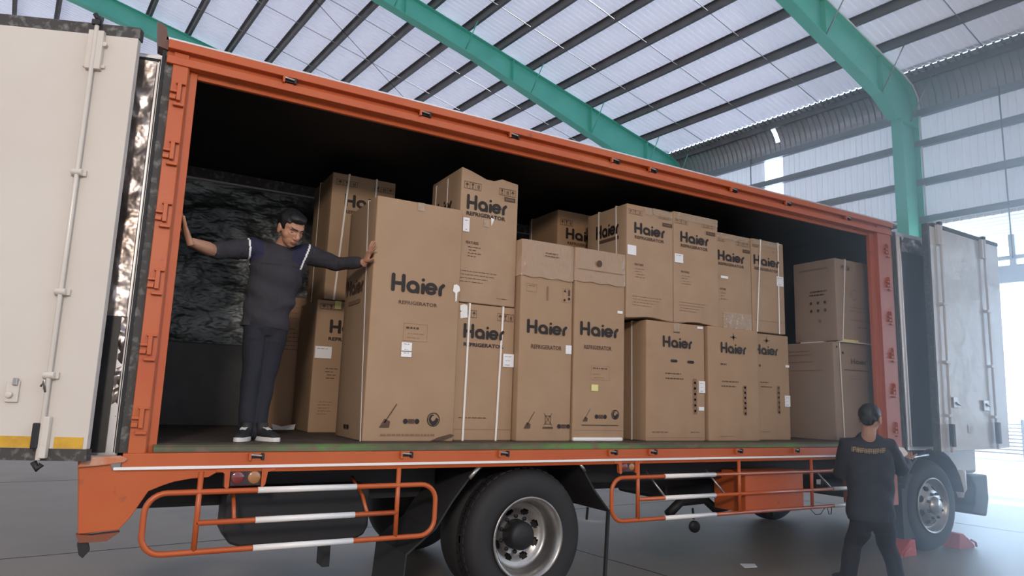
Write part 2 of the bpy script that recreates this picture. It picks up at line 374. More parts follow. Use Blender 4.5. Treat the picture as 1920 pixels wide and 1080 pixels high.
part(MB().box(XL-.06, XR+.06, .0, .12, 2.515, 2.535, ALU), 'roof_edge')
# frame
mb = MB(); prof = [(-.035, 2.452), (-.035, 2.505), (-.02, 2.515), (.10, 2.515), (.10, 2.33), (.07, 2.33), (.07, 2.365), (-.012, 2.365), (-.012, 2.418), (.018, 2.428), (.018, 2.452)]
mb.prism(prof, -.146, 7.34, ORANGE, 'x'); part(mb, 'top_rail', bevel=.004)
mb = MB(); mb.prism([(-.012, -.075), (-.012, -.004), (0, 0), (.02, 0), (.12, 0), (.12, -.12), (.0, -.12)], -.13, 7.34, ORANGE, 'x'); part(mb, 'bottom_rail', bevel=.003)
part(MB().box(-.17, 7.30, -.020, -.012, -.094, -.076, WHITE_BAND), 'trim_strip', bevel=.003, lb='thin white strip along the bottom rail')
part(MB().prism([(.0, .001), (.0, .028), (.02, .044), (.119, .044), (.119, .001)], .02, 7.06, SILL, 'x'), 'door_sill', bevel=.003, lb='scuffed green sill')
mb = MB(); mb.prism([(-.108, 0), (-.108, .10), (.04, .10), (.04, .055), (-.012, .05), (-.012, .012), (-.022, 0)], -.004, 2.366, ORANGE, 'z'); mb.box(-.108, -.022, .0, .1, 2.36, 2.45, ORANGE); part(mb, 'corner_post', bevel=.004)
mb = MB(); mb.prism([(7.335, 0), (7.335, .10), (7.02, .10), (7.02, .055), (7.085, .05), (7.085, .0)], -.004, 2.366, ORANGE, 'z'); mb.box(7.085, 7.335, 0, .1, 2.36, 2.45, ORANGE); part(mb, 'corner_post', bevel=.004)
part(MB().box(-.17, -.108, .02, .10, .0, 2.45, GASKET).box(-.172, -.155, .01, .05, 0, 2.45, RUBBER), 'door_seal')
part(MB().box(7.336, 7.385, .02, .10, .0, 2.45, GASKET), 'door_seal')
part(MB().prism([(-.146, 2.45), (-.20, 2.46), (-.22, 2.62), (-.17, 2.60), (-.146, 2.515)], .0, .12, mat('rusty_corner', (.12, .06, .045), .6), 'y'), 'corner_casting')
def keeper(x, z, horiz):
    mb = MB()
    if horiz:   # under the top rail and on the bottom rail
        mb.box(x-.045, x+.045, -.018, .004, z-.012, z+.012, DARK_STEEL); mb.box(x-.045, x-.030, -.040, .0, z-.024, z+.024, ORANGE)
        mb.box(x+.030, x+.045, -.040, .0, z-.020, z+.020, DARK_STEEL); mb.tube([(x-.035, -.032, z+.012), (x+.035, -.032, z+.004)], .008, STEEL, 6)
    else:
        mb.box(x-.05, x-.015, -.026, .0, z-.045, z-.02, ORANGE); mb.box(x-.05, x-.01, -.026, .0, z+.0, z+.018, ORANGE)
        mb.box(x-.012, x+.012, -.030, .0, z-.05, z+.06, ORANGE); mb.box(x-.025, x+.035, -.030, .0, z-.085, z-.068, ORANGE); mb.box(x-.02, x+.034, -.026, .0, z+.058, z+.07, ORANGE)
    part(mb, 'latch_keeper', bevel=.003)
for x in (.59, 1.57, 2.33, 3.34, 3.76, 4.78, 5.56, 6.53): keeper(x, 2.435, True); keeper(x, -.025, True)
for z in (2.18, 1.80, 1.41, 1.0, .61, .19): keeper(-.06, z, False); keeper(7.24, z, False)
# lower left skirt
mb = MB(); mb.prism([(-.34, -.035), (-.30, -.43), (-.11, -.42), (-.06, -.36), (.02, -.215), (.09, -.185), (.15, -.165), (.24, -.15), (.33, -.145), (.38, -.115), (.40, -.096), (-.17, -.096), (-.2, -.03)], -.004, .016, ORANGE, 'y')
mb.prism([(-.345, -.04), (-.30, -.44), (-.25, -.44), (-.29, -.04)], .016, .36, ORANGE, 'y')
part(mb, 'corner_skirt', bevel=.004)
mb = MB(); mb.prism([(-.345, -.075), (-.32, -.02), (-.14, -.012), (-.10, -.03), (-.12, -.05), (-.2, -.062)], -.028, -.004, ORANGE_DUSTY, 'y'); part(mb, 'scuffed_step', bevel=.006, lb='scuffed dusty orange edge')
mb = MB(); mb.prism([(-.31, -.43), (-.24, -.44), (-.10, -.43), (-.16, -.475), (-.29, -.475)], -.012, .05, mat('rust', (.20, .06, .03), .7), 'y'); part(mb, 'skirt_lip')
mb = MB(); mb.prism([(-.30, -.48), (-.25, -.475), (-.235, -.52), (-.265, -.56), (-.285, -.54)], .0, .06, RUBBER, 'y'); part(mb, 'rubber_buffer', bevel=.004)
# marker lamps with brackets
def marker(x0, x1, zt, zb):
    o = part(MB().prism([(x0-.05, zt), (x0-.05, zt-.014), (x0-.01, zt-.02), (x0, zt-.03), (x0+.005, zb), (x0+.02, zb-.01), (x0+.03, zb), (x0+.03, zt)], -.01, .02, ORANGE, 'y')
             .prism([(x1+.07, zt), (x1+.07, zt-.012), (x1+.025, zt-.022), (x1+.015, zb+.01), (x1, zb-.005), (x1-.01, zb), (x1-.01, zt)], -.01, .02, ORANGE, 'y').box(x0, x1, .02, .05, zb, zt, CHASSIS), 'lamp_bracket')
    mb = MB(); w_ = (x1-x0-.04)/2
    mb.box(x0+.03, x1-.01, -.002, .03, zb+.004, zt-.01, mat('dark_lens', (.03, .015, .02), .15, coat=1))
    part(mb, 'marker_lamp', o, bevel=.006)
    mb = MB(); mb.ball((x0+.03+w_*.5, -.002, (zt+zb)/2), (w_*.42, .008, w_*.42), LENS_RED); part(mb, 'red_lens', o)
    mb = MB(); mb.ball((x0+.03+w_*1.55, -.002, (zt+zb)/2), (w_*.42, .008, w_*.42), LENS_AMBER); part(mb, 'amber_lens', o)
marker(.42, .645, -.098, -.205); marker(3.42, 3.60, -.098, -.19)
# side guards
def arc(cx, cz, r, a0, a1, n=7): return [(cx+r*math.cos(math.radians(a0+(a1-a0)*i/n)), 0., cz+r*math.sin(math.radians(a0+(a1-a0)*i/n))) for i in range(n+1)]
def guard(x0, x1, left_round, right_round, posts, bands, zt=-.228, zb=-.568, zm=-.405):
    y = -.005; r = .017; R = .11
    pts = []
    if left_round: pts += arc(x0+R, zt-R, R, 180, 90)[::-1][::-1]
    o = T
    mb = MB()
    path = []
    if right_round:
        path = arc(x0+R, zb+R, R, 270, 180)+arc(x0+R, zt-R, R, 180, 90)+arc(x1-R, zt-R, R, 90, 0)+arc(x1-R, zb+R, R, 0, -90)
        mb.tube([(a, y, c) for a, b, c in path], r, ORANGE, 10, closed=True)
    else:
        path = [(x1, 0, zb)]+arc(x0+R, zb+R, R, 270, 180)+arc(x0+R, zt-R, R, 180, 90)+[(x1, 0, zt)]
        mb.tube([(a, y, c) for a, b, c in path], r, ORANGE, 10)
    mb.tube([(posts[0], y, zm), (posts[-1] if right_round else x1, y, zm)], r*.95, ORANGE, 10)
    for p in posts: mb.tube([(p, y, -.11), (p, y, zb)], r*.95, ORANGE, 10)
    g = part(mb, 'side_guard')
    for a, b in bands:
        for z in (zt, zm, zb):
            part(MB().tube([(a, y, z), (b, y, z)], r*1.12, WHITE_BAND, 12), 'reflective_sleeve', g)
    return g
g1 = guard(.01, 1.81, True, True, (.29, 1.53), ((.62, 1.24),))
for q in ([(.50, .0, -.41), (.50, .10, -.28), (.50, .30, -.2)], [(1.33, .0, -.41), (1.32, .10, -.30), (1.30, .3, -.2)]): part(MB().tube(q, .012, ORANGE, 8), 'guard_stay', g1)
g2 = guard(3.35, 6.36, True, False, (3.62, 4.80, 5.80), ((3.91, 4.50), (6.12, 6.36)))
for q in (3.92, 4.62, 6.1): part(MB().tube([(q, .0, -.40), (q-.08, .15, -.2)], .010, STEEL, 8), 'guard_stay', g2)
part(MB().box(4.90, 5.70, .012, .40, -.585, -.215, ORANGE), 'tool_box', bevel=.008)
# chassis, tank, mudguards
part(MB().box(-.1, 8.9, .62, .72, -.40, -.14, CHASSIS).box(-.1, 8.9, 1.55, 1.65, -.40, -.14, CHASSIS).box(-.08, 7.3, .15, 2.4, -.13, -.041, CHASSIS)
     .box(-.1, 2.0, .45, .60, -.30, -.13, CHASSIS).box(3.3, 7.3, .30, .45, -.30, -.13, CHASSIS), 'chassis_frame')
for x in (.2, 1.0, 1.9, 3.2, 4.2, 5.2, 6.2, 7.0): part(MB().box(x-.04, x+.04, .72, 1.55, -.36, -.18, CHASSIS), 'cross_member')
part(MB().box(-.08, 1.95, 1.66, 2.35, -.46, -.13, CHASSIS), 'battery_crate')
mb = MB(); pts = [(.49, -.30), (.49, -.53), (.53, -.60), (.60, -.625), (1.36, -.625), (1.42, -.60), (1.45, -.54), (1.45, -.30), (1.40, -.25), (.54, -.25)]
mb.prism(pts, .32, .62, CHASSIS, 'y'); part(mb, 'fuel_tank', bevel=.015, lb='black fuel tank behind the left side guard')
part(MB().box(1.15, 1.2, .35, .5, -.80, -.62, CHASSIS).box(1.15, 1.32, .35, .5, -.66, -.62, CHASSIS), 'tank_bracket')
part(MB().tube([(4.50, .6, -.66), (4.66, .6, -.55), (4.98, .6, -.54), (5.12, .6, -.64), (5.3, .6, -.62)], .045, CHASSIS, 8), 'exhaust_pipe')
part(MB().box(4.6, 6.9, .75, 1.5, -.56, -.3, CHASSIS), 'air_tank', bevel=.03)
part(MB().tube([(4.72, .5, -.60), (4.73, .5, -.70)], .012, DARK_STEEL, 6).lathe([(0, -.012), (.055, -.012), (.055, .012), (0, .012)], (4.74, .5, -.77), (.3, 1, 0), DARK_STEEL, 20), 'tow_hook')
part(MB().tube([(5.65, .35, -.60), (5.65, .35, -.70)], .014, DARK_STEEL, 8), 'drain_pipe')
part(MB().tube([(5.9, .1, -.6), (5.98, .1, -.66), (6.06, .1, -.66), (6.13, .1, -.6)], .004, DARK_STEEL, 6).tube([(6.16, .1, -.59), (6.19, .1, -.67), (6.22, .1, -.67), (6.24, .1, -.59)], .004, DARK_STEEL, 6), 'brake_cable')
def flap(x0, z0, x1, z1, name='mudguard', y0=.02, y1=.62, th=.012):
    part(MB().obox((x0, y0, z0), (x1-x0, 0, z1-z0), (0, y1-y0, 0), (th, 0, th), RUBBER), name)
mb = MB()
pp = [(2.22, -.11), (2.10, -.20), (1.97, -.36), (1.85, -.54), (1.64, -.70), (1.61, -1.09)]
for a, b in zip(pp[:-1], pp[1:]): mb.obox((a[0], .04, a[1]), (b[0]-a[0], 0, b[1]-a[1]), (0, .6, 0), (-.01, 0, .01), RUBBER)
part(mb, 'mudguard')
mb = MB(); pp = [(3.06, -.11), (3.20, -.32), (3.36, -.50)]
for a, b in zip(pp[:-1], pp[1:]): mb.obox((a[0], .04, a[1]), (b[0]-a[0], 0, b[1]-a[1]), (0, .6, 0), (.01, 0, .01), RUBBER)
mb.obox((3.35, .04, -.50), (-.03, 0, -.56), (0, .025, 0), (.022, 0, 0), RUBBER); mb.obox((3.34, .3, -.50), (-.01, 0, -.1), (0, .02, 0), (.012, 0, 0), RUBBER)
part(mb, 'mudguard')
part(MB().tube([(2.16, .02, -.115), (2.08, .02, -.20)], .016, STEEL, 8), 'mudguard_stay'); part(MB().tube([(3.05, .02, -.11), (3.10, .02, -.17)], .014, STEEL, 8), 'mudguard_stay')
part(MB().tube([(2.6, .35, -.65), (2.6, 2.05, -.65)], .07, CHASSIS, 14), 'rear_axle'); part(MB().tube([(7.91, .35, -.65), (7.91, 2.05, -.65)], .06, CHASSIS, 14), 'front_axle')
# wheels
def wheel(cx, y, convex, side=-1, R=.5, full=True):
    """y = outer face of the tyre; side -1 faces the photographer"""
    c = (cx, y, -.65); ax = (0, side, 0)
    w_ = .27
    prof = [(.285, -w_), (.40, -w_-.005), (.455, -w_+.01), (.487, -w_+.045), (R, -w_+.075), (R, -.075), (.487, -.045), (.462, -.012), (.41, .004), (.35, .0), (.300, -.012), (.288, -.02)]
    o = part(MB().lathe(prof, c, ax, RUBBER, 64), 'wheel')
    mb = MB()
    for k in range(48):   # tread blocks
        a = 2*PI*k/48
        for s0 in (-w_+.08, -.15):
            p = Vector((cx+math.cos(a)*(R-.004), y-side*(-s0) if False else y+side*s0, -.65+math.sin(a)*(R-.004)))
            tdir = Vector((-math.sin(a), 0, math.cos(a)))*.045; rad = Vector((math.cos(a), 0, math.sin(a)))*.011
            mb.obox(p-tdir*.5, tdir, (0, side*.065, 0), rad, RUBBER)
    if full: part(mb, 'tyre_tread', o)
    RM = STEEL
    if not convex:
        rp = [(.288, -.020), (.300, -.004), (.305, .006), (.298, .012), (.285, .006), (.272, -.012), (.262, -.035), (.255, -.06), (.250, -.13), (.243, -.150), (.225, -.158), (.215, -.160)]
        mb = MB().lathe(rp, c, ax, RM, 64)
        part(mb, 'rim', o)
        # dished disc with eight oval holes
        mb = MB(); n = 8; sub = 12; N = n*sub
        radii = [(.216, -.160), (.205, -.164), (.198, -.167), (.186, -.176), (.164, -.191), (.152, -.199), (.135, -.205), (.085, -.20)]
        v = []
        for r, h in radii:
            for k in range(N):
                a = 2*PI*k/N; v.append((cx+r*math.cos(a), y+side*h, -.65+r*math.sin(a)))
        f = []
        for i in range(len(radii)-1):
            for k in range(N):
                if (i in (2, 4) and (k % sub) in (4, 5, 6, 7)) or (i == 3 and (k % sub) in (3, 4, 5, 6, 7, 8)): continue
                f.append((i*N+k, i*N+(k+1) % N, (i+1)*N+(k+1) % N, (i+1)*N+k))
        mb.add(v, f, RM, True)
        for k in range(10):
            a = 2*PI*(k+.5)/10; p = (cx+.132*math.cos(a), y+side*-.204, -.65+.132*math.sin(a))
            mb.lathe([(.0, .022), (.014, .020), (.016, 0)], p, ax, DARK_STEEL, 8)
        part(mb, 'wheel_disc', o)
        part(MB().lathe([(.0, -.24), (.24, -.24), (.25, -.2)], c, ax, CHASSIS, 40), 'brake_drum', o)
        part(MB().lathe([(.112, -.215), (.110, -.15), (.104, -.095), (.092, -.072), (.05, -.060), (0, -.056)], c, ax, CHASSIS, 32), 'hub', o, lb='black greasy hub')
    else:
        rp = [(.288, -.020), (.302, -.002), (.305, .006), (.296, .012), (.283, .004), (.268, -.02), (.255, -.05), (.235, -.06)]
        part(MB().lathe(rp, c, ax, RM, 64), 'rim', o)
        mb = MB(); n = 8; sub = 12; N = n*sub; v = []
        radii = [(.237, -.06), (.228, -.052), (.218, -.047), (.206, -.037), (.186, -.020), (.174, -.011), (.160, .006), (.10, .012)]
        for r, h in radii:
            for k in range(N): a = 2*PI*k/N; v.append((cx+r*math.cos(a), y+side*h, -.65+r*math.sin(a)))
        f = [(i*N+k, i*N+(k+1) % N, (i+1)*N+(k+1) % N, (i+1)*N+k) for i in range(len(radii)-1) for k in range(N) if not ((i in (2, 4) and (k % sub) in (4, 5, 6, 7)) or (i == 3 and (k % sub) in (3, 4, 5, 6, 7, 8)))]
        mb.add(v, f, RM, True)
        for k in range(8):
            a = 2*PI*(k+.5)/8; p = (cx+.135*math.cos(a), y+side*.010, -.65+.135*math.sin(a)); mb.lathe([(0, .03), (.014, .028), (.017, 0)], p, ax, DARK_STEEL, 8)
        part(mb, 'wheel_disc', o)
        part(MB().lathe([(.0, -.12), (.24, -.12), (.25, -.1)], c, ax, CHASSIS, 40), 'brake_drum', o)
        part(MB().lathe([(.10, .0), (.092, .035), (.075, .045), (.07, .06), (0, .062)], c, ax, STEEL, 28), 'hub', o)
wheel(2.60, .03, False); wheel(2.60, .33, False, full=False); wheel(7.91, .03, True)
wheel(2.60, 2.40, False, side=1, full=False); wheel(7.91, 2.40, True, side=1, full=False)
# cab behind the folded right doors
mb = MB(); mb.prism([(7.55, -.12), (8.35, -.12), (8.50, -.35), (9.25, -.35), (9.30, .7), (9.05, 1.75), (7.75, 1.85), (7.55, 1.7)], .22, 2.28, CAB, 'y'); cab_o = part(mb, 'cab', bevel=.04)
part(MB().prism([(8.1, .75), (9.1, .7), (8.95, 1.5), (8.1, 1.55)], .205, .222, GLASS, 'y'), 'side_window', cab_o)
mb = MB(); mb.box(9.28, 9.30, .5, 2.0, .8, 1.55, GLASS); part(mb, 'windscreen', cab_o)
mb = MB()
fp = arc(7.91, -.65, .60, 160, 12, 10)
for a, b in zip(fp[:-1], fp[1:]): mb.obox((a[0], .0, a[2]), (b[0]-a[0], 0, b[2]-a[2]), (0, .42, 0), (0, 0, .03), RUBBER)
mb.box(7.36, 7.60, .05, .30, -.98, -.30, CHASSIS)
part(mb, 'front_fender')
part(MB().prism([(8.95, -.36), (9.36, -.36), (9.36, -.66), (9.28, -.86), (8.92, -.80), (9.02, -.72), (9.06, -.5)], .16, 2.3, CHASSIS, 'y'), 'bumper', bevel=.02)
part(MB().lathe([(.0, .12), (.06, .12), (.07, .1), (.07, -.1), (.045, -.14), (.03, -.2), (0, -.2)], (8.80, .2, -.42), (0, 0, 1), WHITE_BAND, 18), 'washer_bottle', lb='white plastic bottle behind the front wheel')
part(MB().box(8.55, 8.95, .35, 1.9, -.62, -.36, CHASSIS), 'steering_gear')
part(MB().tube([(7.15, -.02, -.14), (7.78, -.02, -.09)], .014, ALU, 8), 'grab_rod', lb='pale rod above the front wheel')
part(MB().box(6.85, 7.30, .05, .40, -.62, -.12, ORANGE), 'tool_box', bevel=.008)
# folding doors
def leaf(name, P, D, L, z0, z1, th, m, lb, lean=0.):
    D = Vector((D[0], D[1], 0)).normalized(); N = Vector((D.y, -D.x, 0))
    if N.y > 0: N = -N
    return D, N
def on(P, D, N, s, n, z): return Vector((P[0], P[1], 0))+D*s+N*n+Vector((0, 0, z))
def lbox(mb, fr, s0, s1, n0, n1, z0, z1, m):
    P, D, N = fr; mb.obox(on(P, D, N, s0, n0, z0), D*(s1-s0), N*(n1-n0), (0, 0, z1-z0), m)
def lrod(mb, fr, pts, r, m, n=10):
    P, D, N = fr; mb.tube([on(P, D, N, s, nn, z) for s, nn, z in pts], r, m, n)
def frame_of(P, D):
    D = Vector((D[0], D[1], 0)).normalized(); N = Vector((D.y, -D.x, 0))
    if N.y > 0: N = -N
    return (P, D, N)
# left outer leaf
fr = frame_of((-.31, -.10), (-.932, .362)); mb = MB(); lbox(mb, fr, 0, 1.75, -.05, 0, .028, 2.43, WHITE_DOOR); D1 = part(mb, 'folding_door', bevel=.004, lb='cream outer door leaf at the left edge')
mb = MB(); lbox(mb, fr, -.004, 1.75, -.06, -.004, 2.431, 2.50, GASKET); part(mb, 'door_gasket', D1); mb = MB(); lbox(mb, fr, -.004, 1.75, -.06, -.002, -.035, .027, GASKET); part(mb, 'door_gasket', D1)
mb = MB(); lbox(mb, fr, .02, .165, .001, .004, .032, .092, YELLOW_BAND); lbox(mb, fr, .265, 1.7, .001, .004, .032, .092, YELLOW_BAND); part(mb, 'yellow_band', D1)
mb = MB(); lrod(mb, fr, [(.222, .03, 2.47), (.222, .03, -.03)], .0125, WHITE_DOOR)
for z in (1.57, .88, .42):
    lbox(mb, fr, .180, .262, .001, .018, z-.018, z+.018, WHITE_DOOR); lrod(mb, fr, [(.195, .03, z), (.250, .03, z)], .02, WHITE_DOOR)
lbox(mb, fr, .178, .262, .001, .034, 2.20, 2.44, WHITE_DOOR); lrod(mb, fr, [(.172, .02, 2.36), (.172, .03, 2.36)], .016, WHITE_DOOR); lbox(mb, fr, .16, .28, .001, .016, 2.215, 2.235, WHITE_DOOR)
part(mb, 'lock_rod', D1, bevel=.003)
mb = MB(); lbox(mb, fr, .20, .245, .03, .05, 2.47, 2.50, DARK_STEEL); lrod(mb, fr, [(.215, .03, 2.50), (.235, .045, 2.535)], .014, DARK_STEEL); part(mb, 'rod_cam', D1)
mb = MB(); lbox(mb, fr, .226, .262, .024, .05, .03, .165, DARK_STEEL); lbox(mb, fr, .185, .225, .0, .04, -.02, .20, WHITE_DOOR); part(mb, 'rod_handle', D1, bevel=.006, lb='dark handle grip at the foot of the rod')
mb = MB(); lrod(mb, fr, [(.24, .03, -.04), (.215, .035, -.075), (.2, .03, -.05)], .016, DARK_STEEL); lrod(mb, fr, [(.25, .04, .36), (.235, .05, .39), (.225, .04, .33)], .007, STEEL); part(mb, 'rod_keeper', D1)
mb = MB(); lbox(mb, fr, .37, .435, .001, .016, .27, .385, WHITE_DOOR); lrod(mb, fr, [(.41, .02, .31), (.41, .035, .31)], .018, WHITE_DOOR); lbox(mb, fr, .375, .40, .016, .03, .36, .40, STEEL); part(mb, 'door_latch', D1, bevel=.004)
# left inner leaf with foil lining
fr = frame_of((-.158, .065), (-.97, .243)); mb = MB(); lbox(mb, fr, .0, 1.4, -.05, 0, -.02, 2.43, ALU); D2 = part(mb, 'folding_door', lb='inner door leaf lined with crumpled foil beside the left post')
mb = MB(); lbox(mb, fr, .004, .016, .001, .006, -.01, 2.41, WHITE_BAND); lbox(mb, fr, .022, .027, .001, .005, -.0, 2.39, WHITE_BAND); lbox(mb, fr, .002, 1.2, .001, .006, 2.405, 2.42, WHITE_BAND); lbox(mb, fr, .016, .022, .001, .002, .0, 2.40, RUBBER); lbox(mb, fr, .016, 1.2, .001, .003, 2.385, 2.405, RUBBER); part(mb, 'edge_frame', D2)
def foil_sheet(fr, s0, s1, z0, z1, n0, amp, seed, mname=FOIL):
    rnd = random.Random(seed); P, D, N = fr; nu, nv = 14, 110
    bumps = [(rnd.uniform(s0, s1), rnd.uniform(z0, z1), rnd.uniform(.02, .09), rnd.uniform(-1, 1), rnd.uniform(0, PI)) for _ in range(150)]
    v = []
    for j in range(nv+1):
        for i in range(nu+1):
            s = s0+(s1-s0)*i/nu; z = z0+(z1-z0)*j/nv; h = 0
            for bs, bz, br, ba, bt in bumps:
                ds, dz = s-bs, z-bz
                if abs(ds) < .2 and abs(dz) < .2:
                    u_ = ds*math.cos(bt)+dz*math.sin(bt); w_ = -ds*math.sin(bt)+dz*math.cos(bt)
                    h += ba*math.exp(-(u_*u_/(br*br*.25)+w_*w_/(br*br)))
            v.append(on(P, D, N, s, n0+amp*(h+1.4), z))
    return MB().add(v, [(j*(nu+1)+i, j*(nu+1)+i+1, (j+1)*(nu+1)+i+1, (j+1)*(nu+1)+i) for j in range(nv) for i in range(nu)], mname, True)
part(foil_sheet(fr, .036, .42, .78, 2.38, .003, .010, 3), 'foil_panel', D2)
part(foil_sheet(fr, .030, .060, .20, .78, .003, .006, 5), 'foil_panel', D2)
mb = MB(); lbox(mb, fr, .062, .45, .001, .012, .0, .78, BLACK_PANEL); part(mb, 'kick_panel', D2)
# right inner leaf
fr = frame_of((7.40, .01), (1, -.02)); mb = MB(); lbox(mb, fr, .0, 1.7, -.05, 0, -.04, 2.43, ALU); D3 = part(mb, 'folding_door', lb='inner door leaf with dark panel beside the right post')
mb = MB(); lbox(mb, fr, .0, .03, .001, .010, -.04, 2.42, GASKET); lbox(mb, fr, .05, .062, .001, .008, 0, 2.40, ALU); lbox(mb, fr, .10, .115, .001, .012, 0, 2.38, ALU); lbox(mb, fr, .0, 1.2, .001, .008, 2.385, 2.42, ALU); part(mb, 'edge_frame', D3)
part(foil_sheet(fr, .115, .70, 2.20, 2.38, .004, .010, 9), 'foil_panel', D3)
mb = MB(); lbox(mb, fr, .115, .8, .001, .012, .0, 2.21, mat('dark_blue_panel', (.022, .026, .032), .4, bump=(3, .2, .02))); part(mb, 'kick_panel', D3)
# right outer leaf
fr = frame_of((7.77, -.15), (1, .0)); P_, D_, N_ = fr
mb = MB(); L_ = 1.56
v = [(7.775, -.15, -.05), (9.29, -.15, -.01), (9.375, -.15, 2.49), (7.815, -.15, 2.535)]
v = v+[(a, -.10, c) for a, b, c in v]
mb.add(v, [(0, 1, 2, 3), (7, 6, 5, 4), (0, 4, 5, 1), (1, 5, 6, 2), (2, 6, 7, 3), (3, 7, 4, 0)], WHITE_DOOR2); D4 = part(mb, 'folding_door', bevel=.004, lb='pale outer door leaf with two lock rods at the right')
mb = MB(); mb.obox((7.93, -.155, 2.535), (1.45, 0, -.042), (0, .06, 0), (0, 0, .045), GASKET); mb.obox((7.76, -.16, -.05), (.035, 0, 2.60), (.0, .07, 0), (.02, 0, 0), GASKET) if False else None
mb.prism([(7.765, -.06), (7.80, -.06), (7.845, 2.56), (7.805, 2.56)], -.158, -.09, GASKET, 'y'); part(mb, 'door_gasket', D4)
def rod2(xb, xt, zt, zb, zh):
    mb = MB(); f = lambda z: xb+(xt-xb)*(z-zb)/(zt-zb)
    mb.tube([(f(zt), -.185, zt), (f(zb), -.185, zb)], .014, WHITE_DOOR2, 10)
    mb.obox((f(zt-.22)-.05, -.19, zt-.24), (.10, 0, 0), (0, .038, 0), (0, 0, .24), WHITE_DOOR2)
    for z in (1.62, .95, .35): mb.box(f(z)-.04, f(z)+.04, -.20, -.152, z-.016, z+.016, WHITE_DOOR2)
    part(mb, 'lock_rod', D4, bevel=.003)
    mb = MB(); mb.box(f(.1)-.015, f(.1)+.045, -.215, -.17, .0+zb+.06, .25+zb+.06, DARK_STEEL); part(mb, 'rod_handle', D4, bevel=.006)
    mb = MB(); mb.box(f(zt)-.03, f(zt)+.03, -.2, -.16, zt, zt+.035, DARK_STEEL); part(mb, 'rod_cam', D4)
rod2(7.96, 8.02, 2.56, -.05, 0); rod2(8.94, 8.97, 2.52, -.02, 0)
mb = MB(); mb.box(8.38, 8.50, -.156, -.151, .16, .25, mat('embossed_plate', (.52, .47, .43), .4)); part(mb, 'embossed_plate', D4)
mb = MB(); mb.box(8.08, 8.18, -.175, -.151, .44, .56, STEEL); mb.tube([(8.12, -.18, .50), (8.19, -.19, .47)], .01, STEEL, 6); part(mb, 'door_latch', D4, bevel=.004)
mb = MB(); mb.box(8.72, 8.84, -.175, -.151, .42, .54, STEEL); mb.tube([(8.76, -.18, .50), (8.83, -.19, .47)], .01, STEEL, 6); part(mb, 'door_latch', D4, bevel=.004)
# ------------------------------------------------------------------ cartons
TXT = {}
def text2d(s, offset=0.):
    k = (s, offset)
    if k in TXT: return TXT[k]
    c = bpy.data.curves.new('t', 'FONT'); c.body = s; c.resolution_u = 2; c.offset = offset
    o = bpy.data.objects.new('t', c); COL.objects.link(o)
    dg = bpy.context.evaluated_depsgraph_get(); dg.update()
    me = o.evaluated_get(dg).to_mesh()
    vs = [(v.co.x, v.co.y) for v in me.vertices]; fs = [tuple(p.vertices) for p in me.polygons]
    x0 = min(v[0] for v in vs); x1 = max(v[0] for v in vs); y0 = min(v[1] for v in vs); y1 = max(v[1] for v in vs)
    o.evaluated_get(dg).to_mesh_clear(); bpy.data.objects.remove(o); bpy.data.curves.remove(c)
    TXT[k] = ([((x-x0)/(x1-x0), (y-y0)/(y1-y0)) for x, y in vs], fs); return TXT[k]
def ribbon(pts, t, closed=False, cap=True, n=6):
    """flat stroke with round ends: list of (verts, faces)"""
    V, F = [], []
    P = [Vector(p) for p in pts]; N = len(P)
    for i in range(N):
        a = P[(i-1) % N] if closed else P[max(i-1, 0)]; b = P[(i+1) % N] if closed else P[min(i+1, N-1)]
        d = (b-a).normalized(); q = Vector((-d.y, d.x))*t/2
        V += [tuple(P[i]+q), tuple(P[i]-q)]
    for i in range(N if closed else N-1):
        j = (i+1) % N; F.append((2*i, 2*i+1, 2*j+1, 2*j))
    if cap and not closed:
        for c, d in ((P[0], P[0]-P[1]), (P[-1], P[-1]-P[-2])):
            a0 = math.atan2(d.y, d.x); b = len(V)
            V += [(c.x+math.cos(a0-PI/2+PI*k/n)*t/2, c.y+math.sin(a0-PI/2+PI*k/n)*t/2) for k in range(n+1)]
            F.append(tuple(range(b, b+n+1)))
    return V, F
def circ(cx, cy, r, a0, a1, n=18): return [(cx+r*math.cos(math.radians(a0+(a1-a0)*i/n)), cy+r*math.sin(math.radians(a0+(a1-a0)*i/n))) for i in range(n+1)]
def logo_shapes(cut=False):
    t = .20; S = []
    if not cut: S += [ribbon([(.09, .09), (.09, .91)], t), ribbon([(.09, .47), (.62, .47)], t, cap=False)]
    S += [ribbon([(.62, .09), (.62, .91)], t)]
    S += [ribbon(circ(1.13, .345, .255, 0, 360, 28)[:-1], t, closed=True), ribbon([(1.385, .345), (1.385, .085)], t)]
    S += [ribbon([(1.66, .085), (1.66, .52)], t), ribbon(circ(1.66, .80, .045, 0, 360, 12)[:-1], .09, closed=True)]
    S += [ribbon(circ(2.10, .345, .255, -42, -355, 28), t*.95), ribbon([(1.86, .345), (2.36, .345)], t*.78, cap=False)]
    S += [ribbon([(2.60, .085), (2.60, .36), (2.64, .47), (2.76, .60)], t)]
    return S
LOGO = logo_shapes(); LOGO_W = 2.85
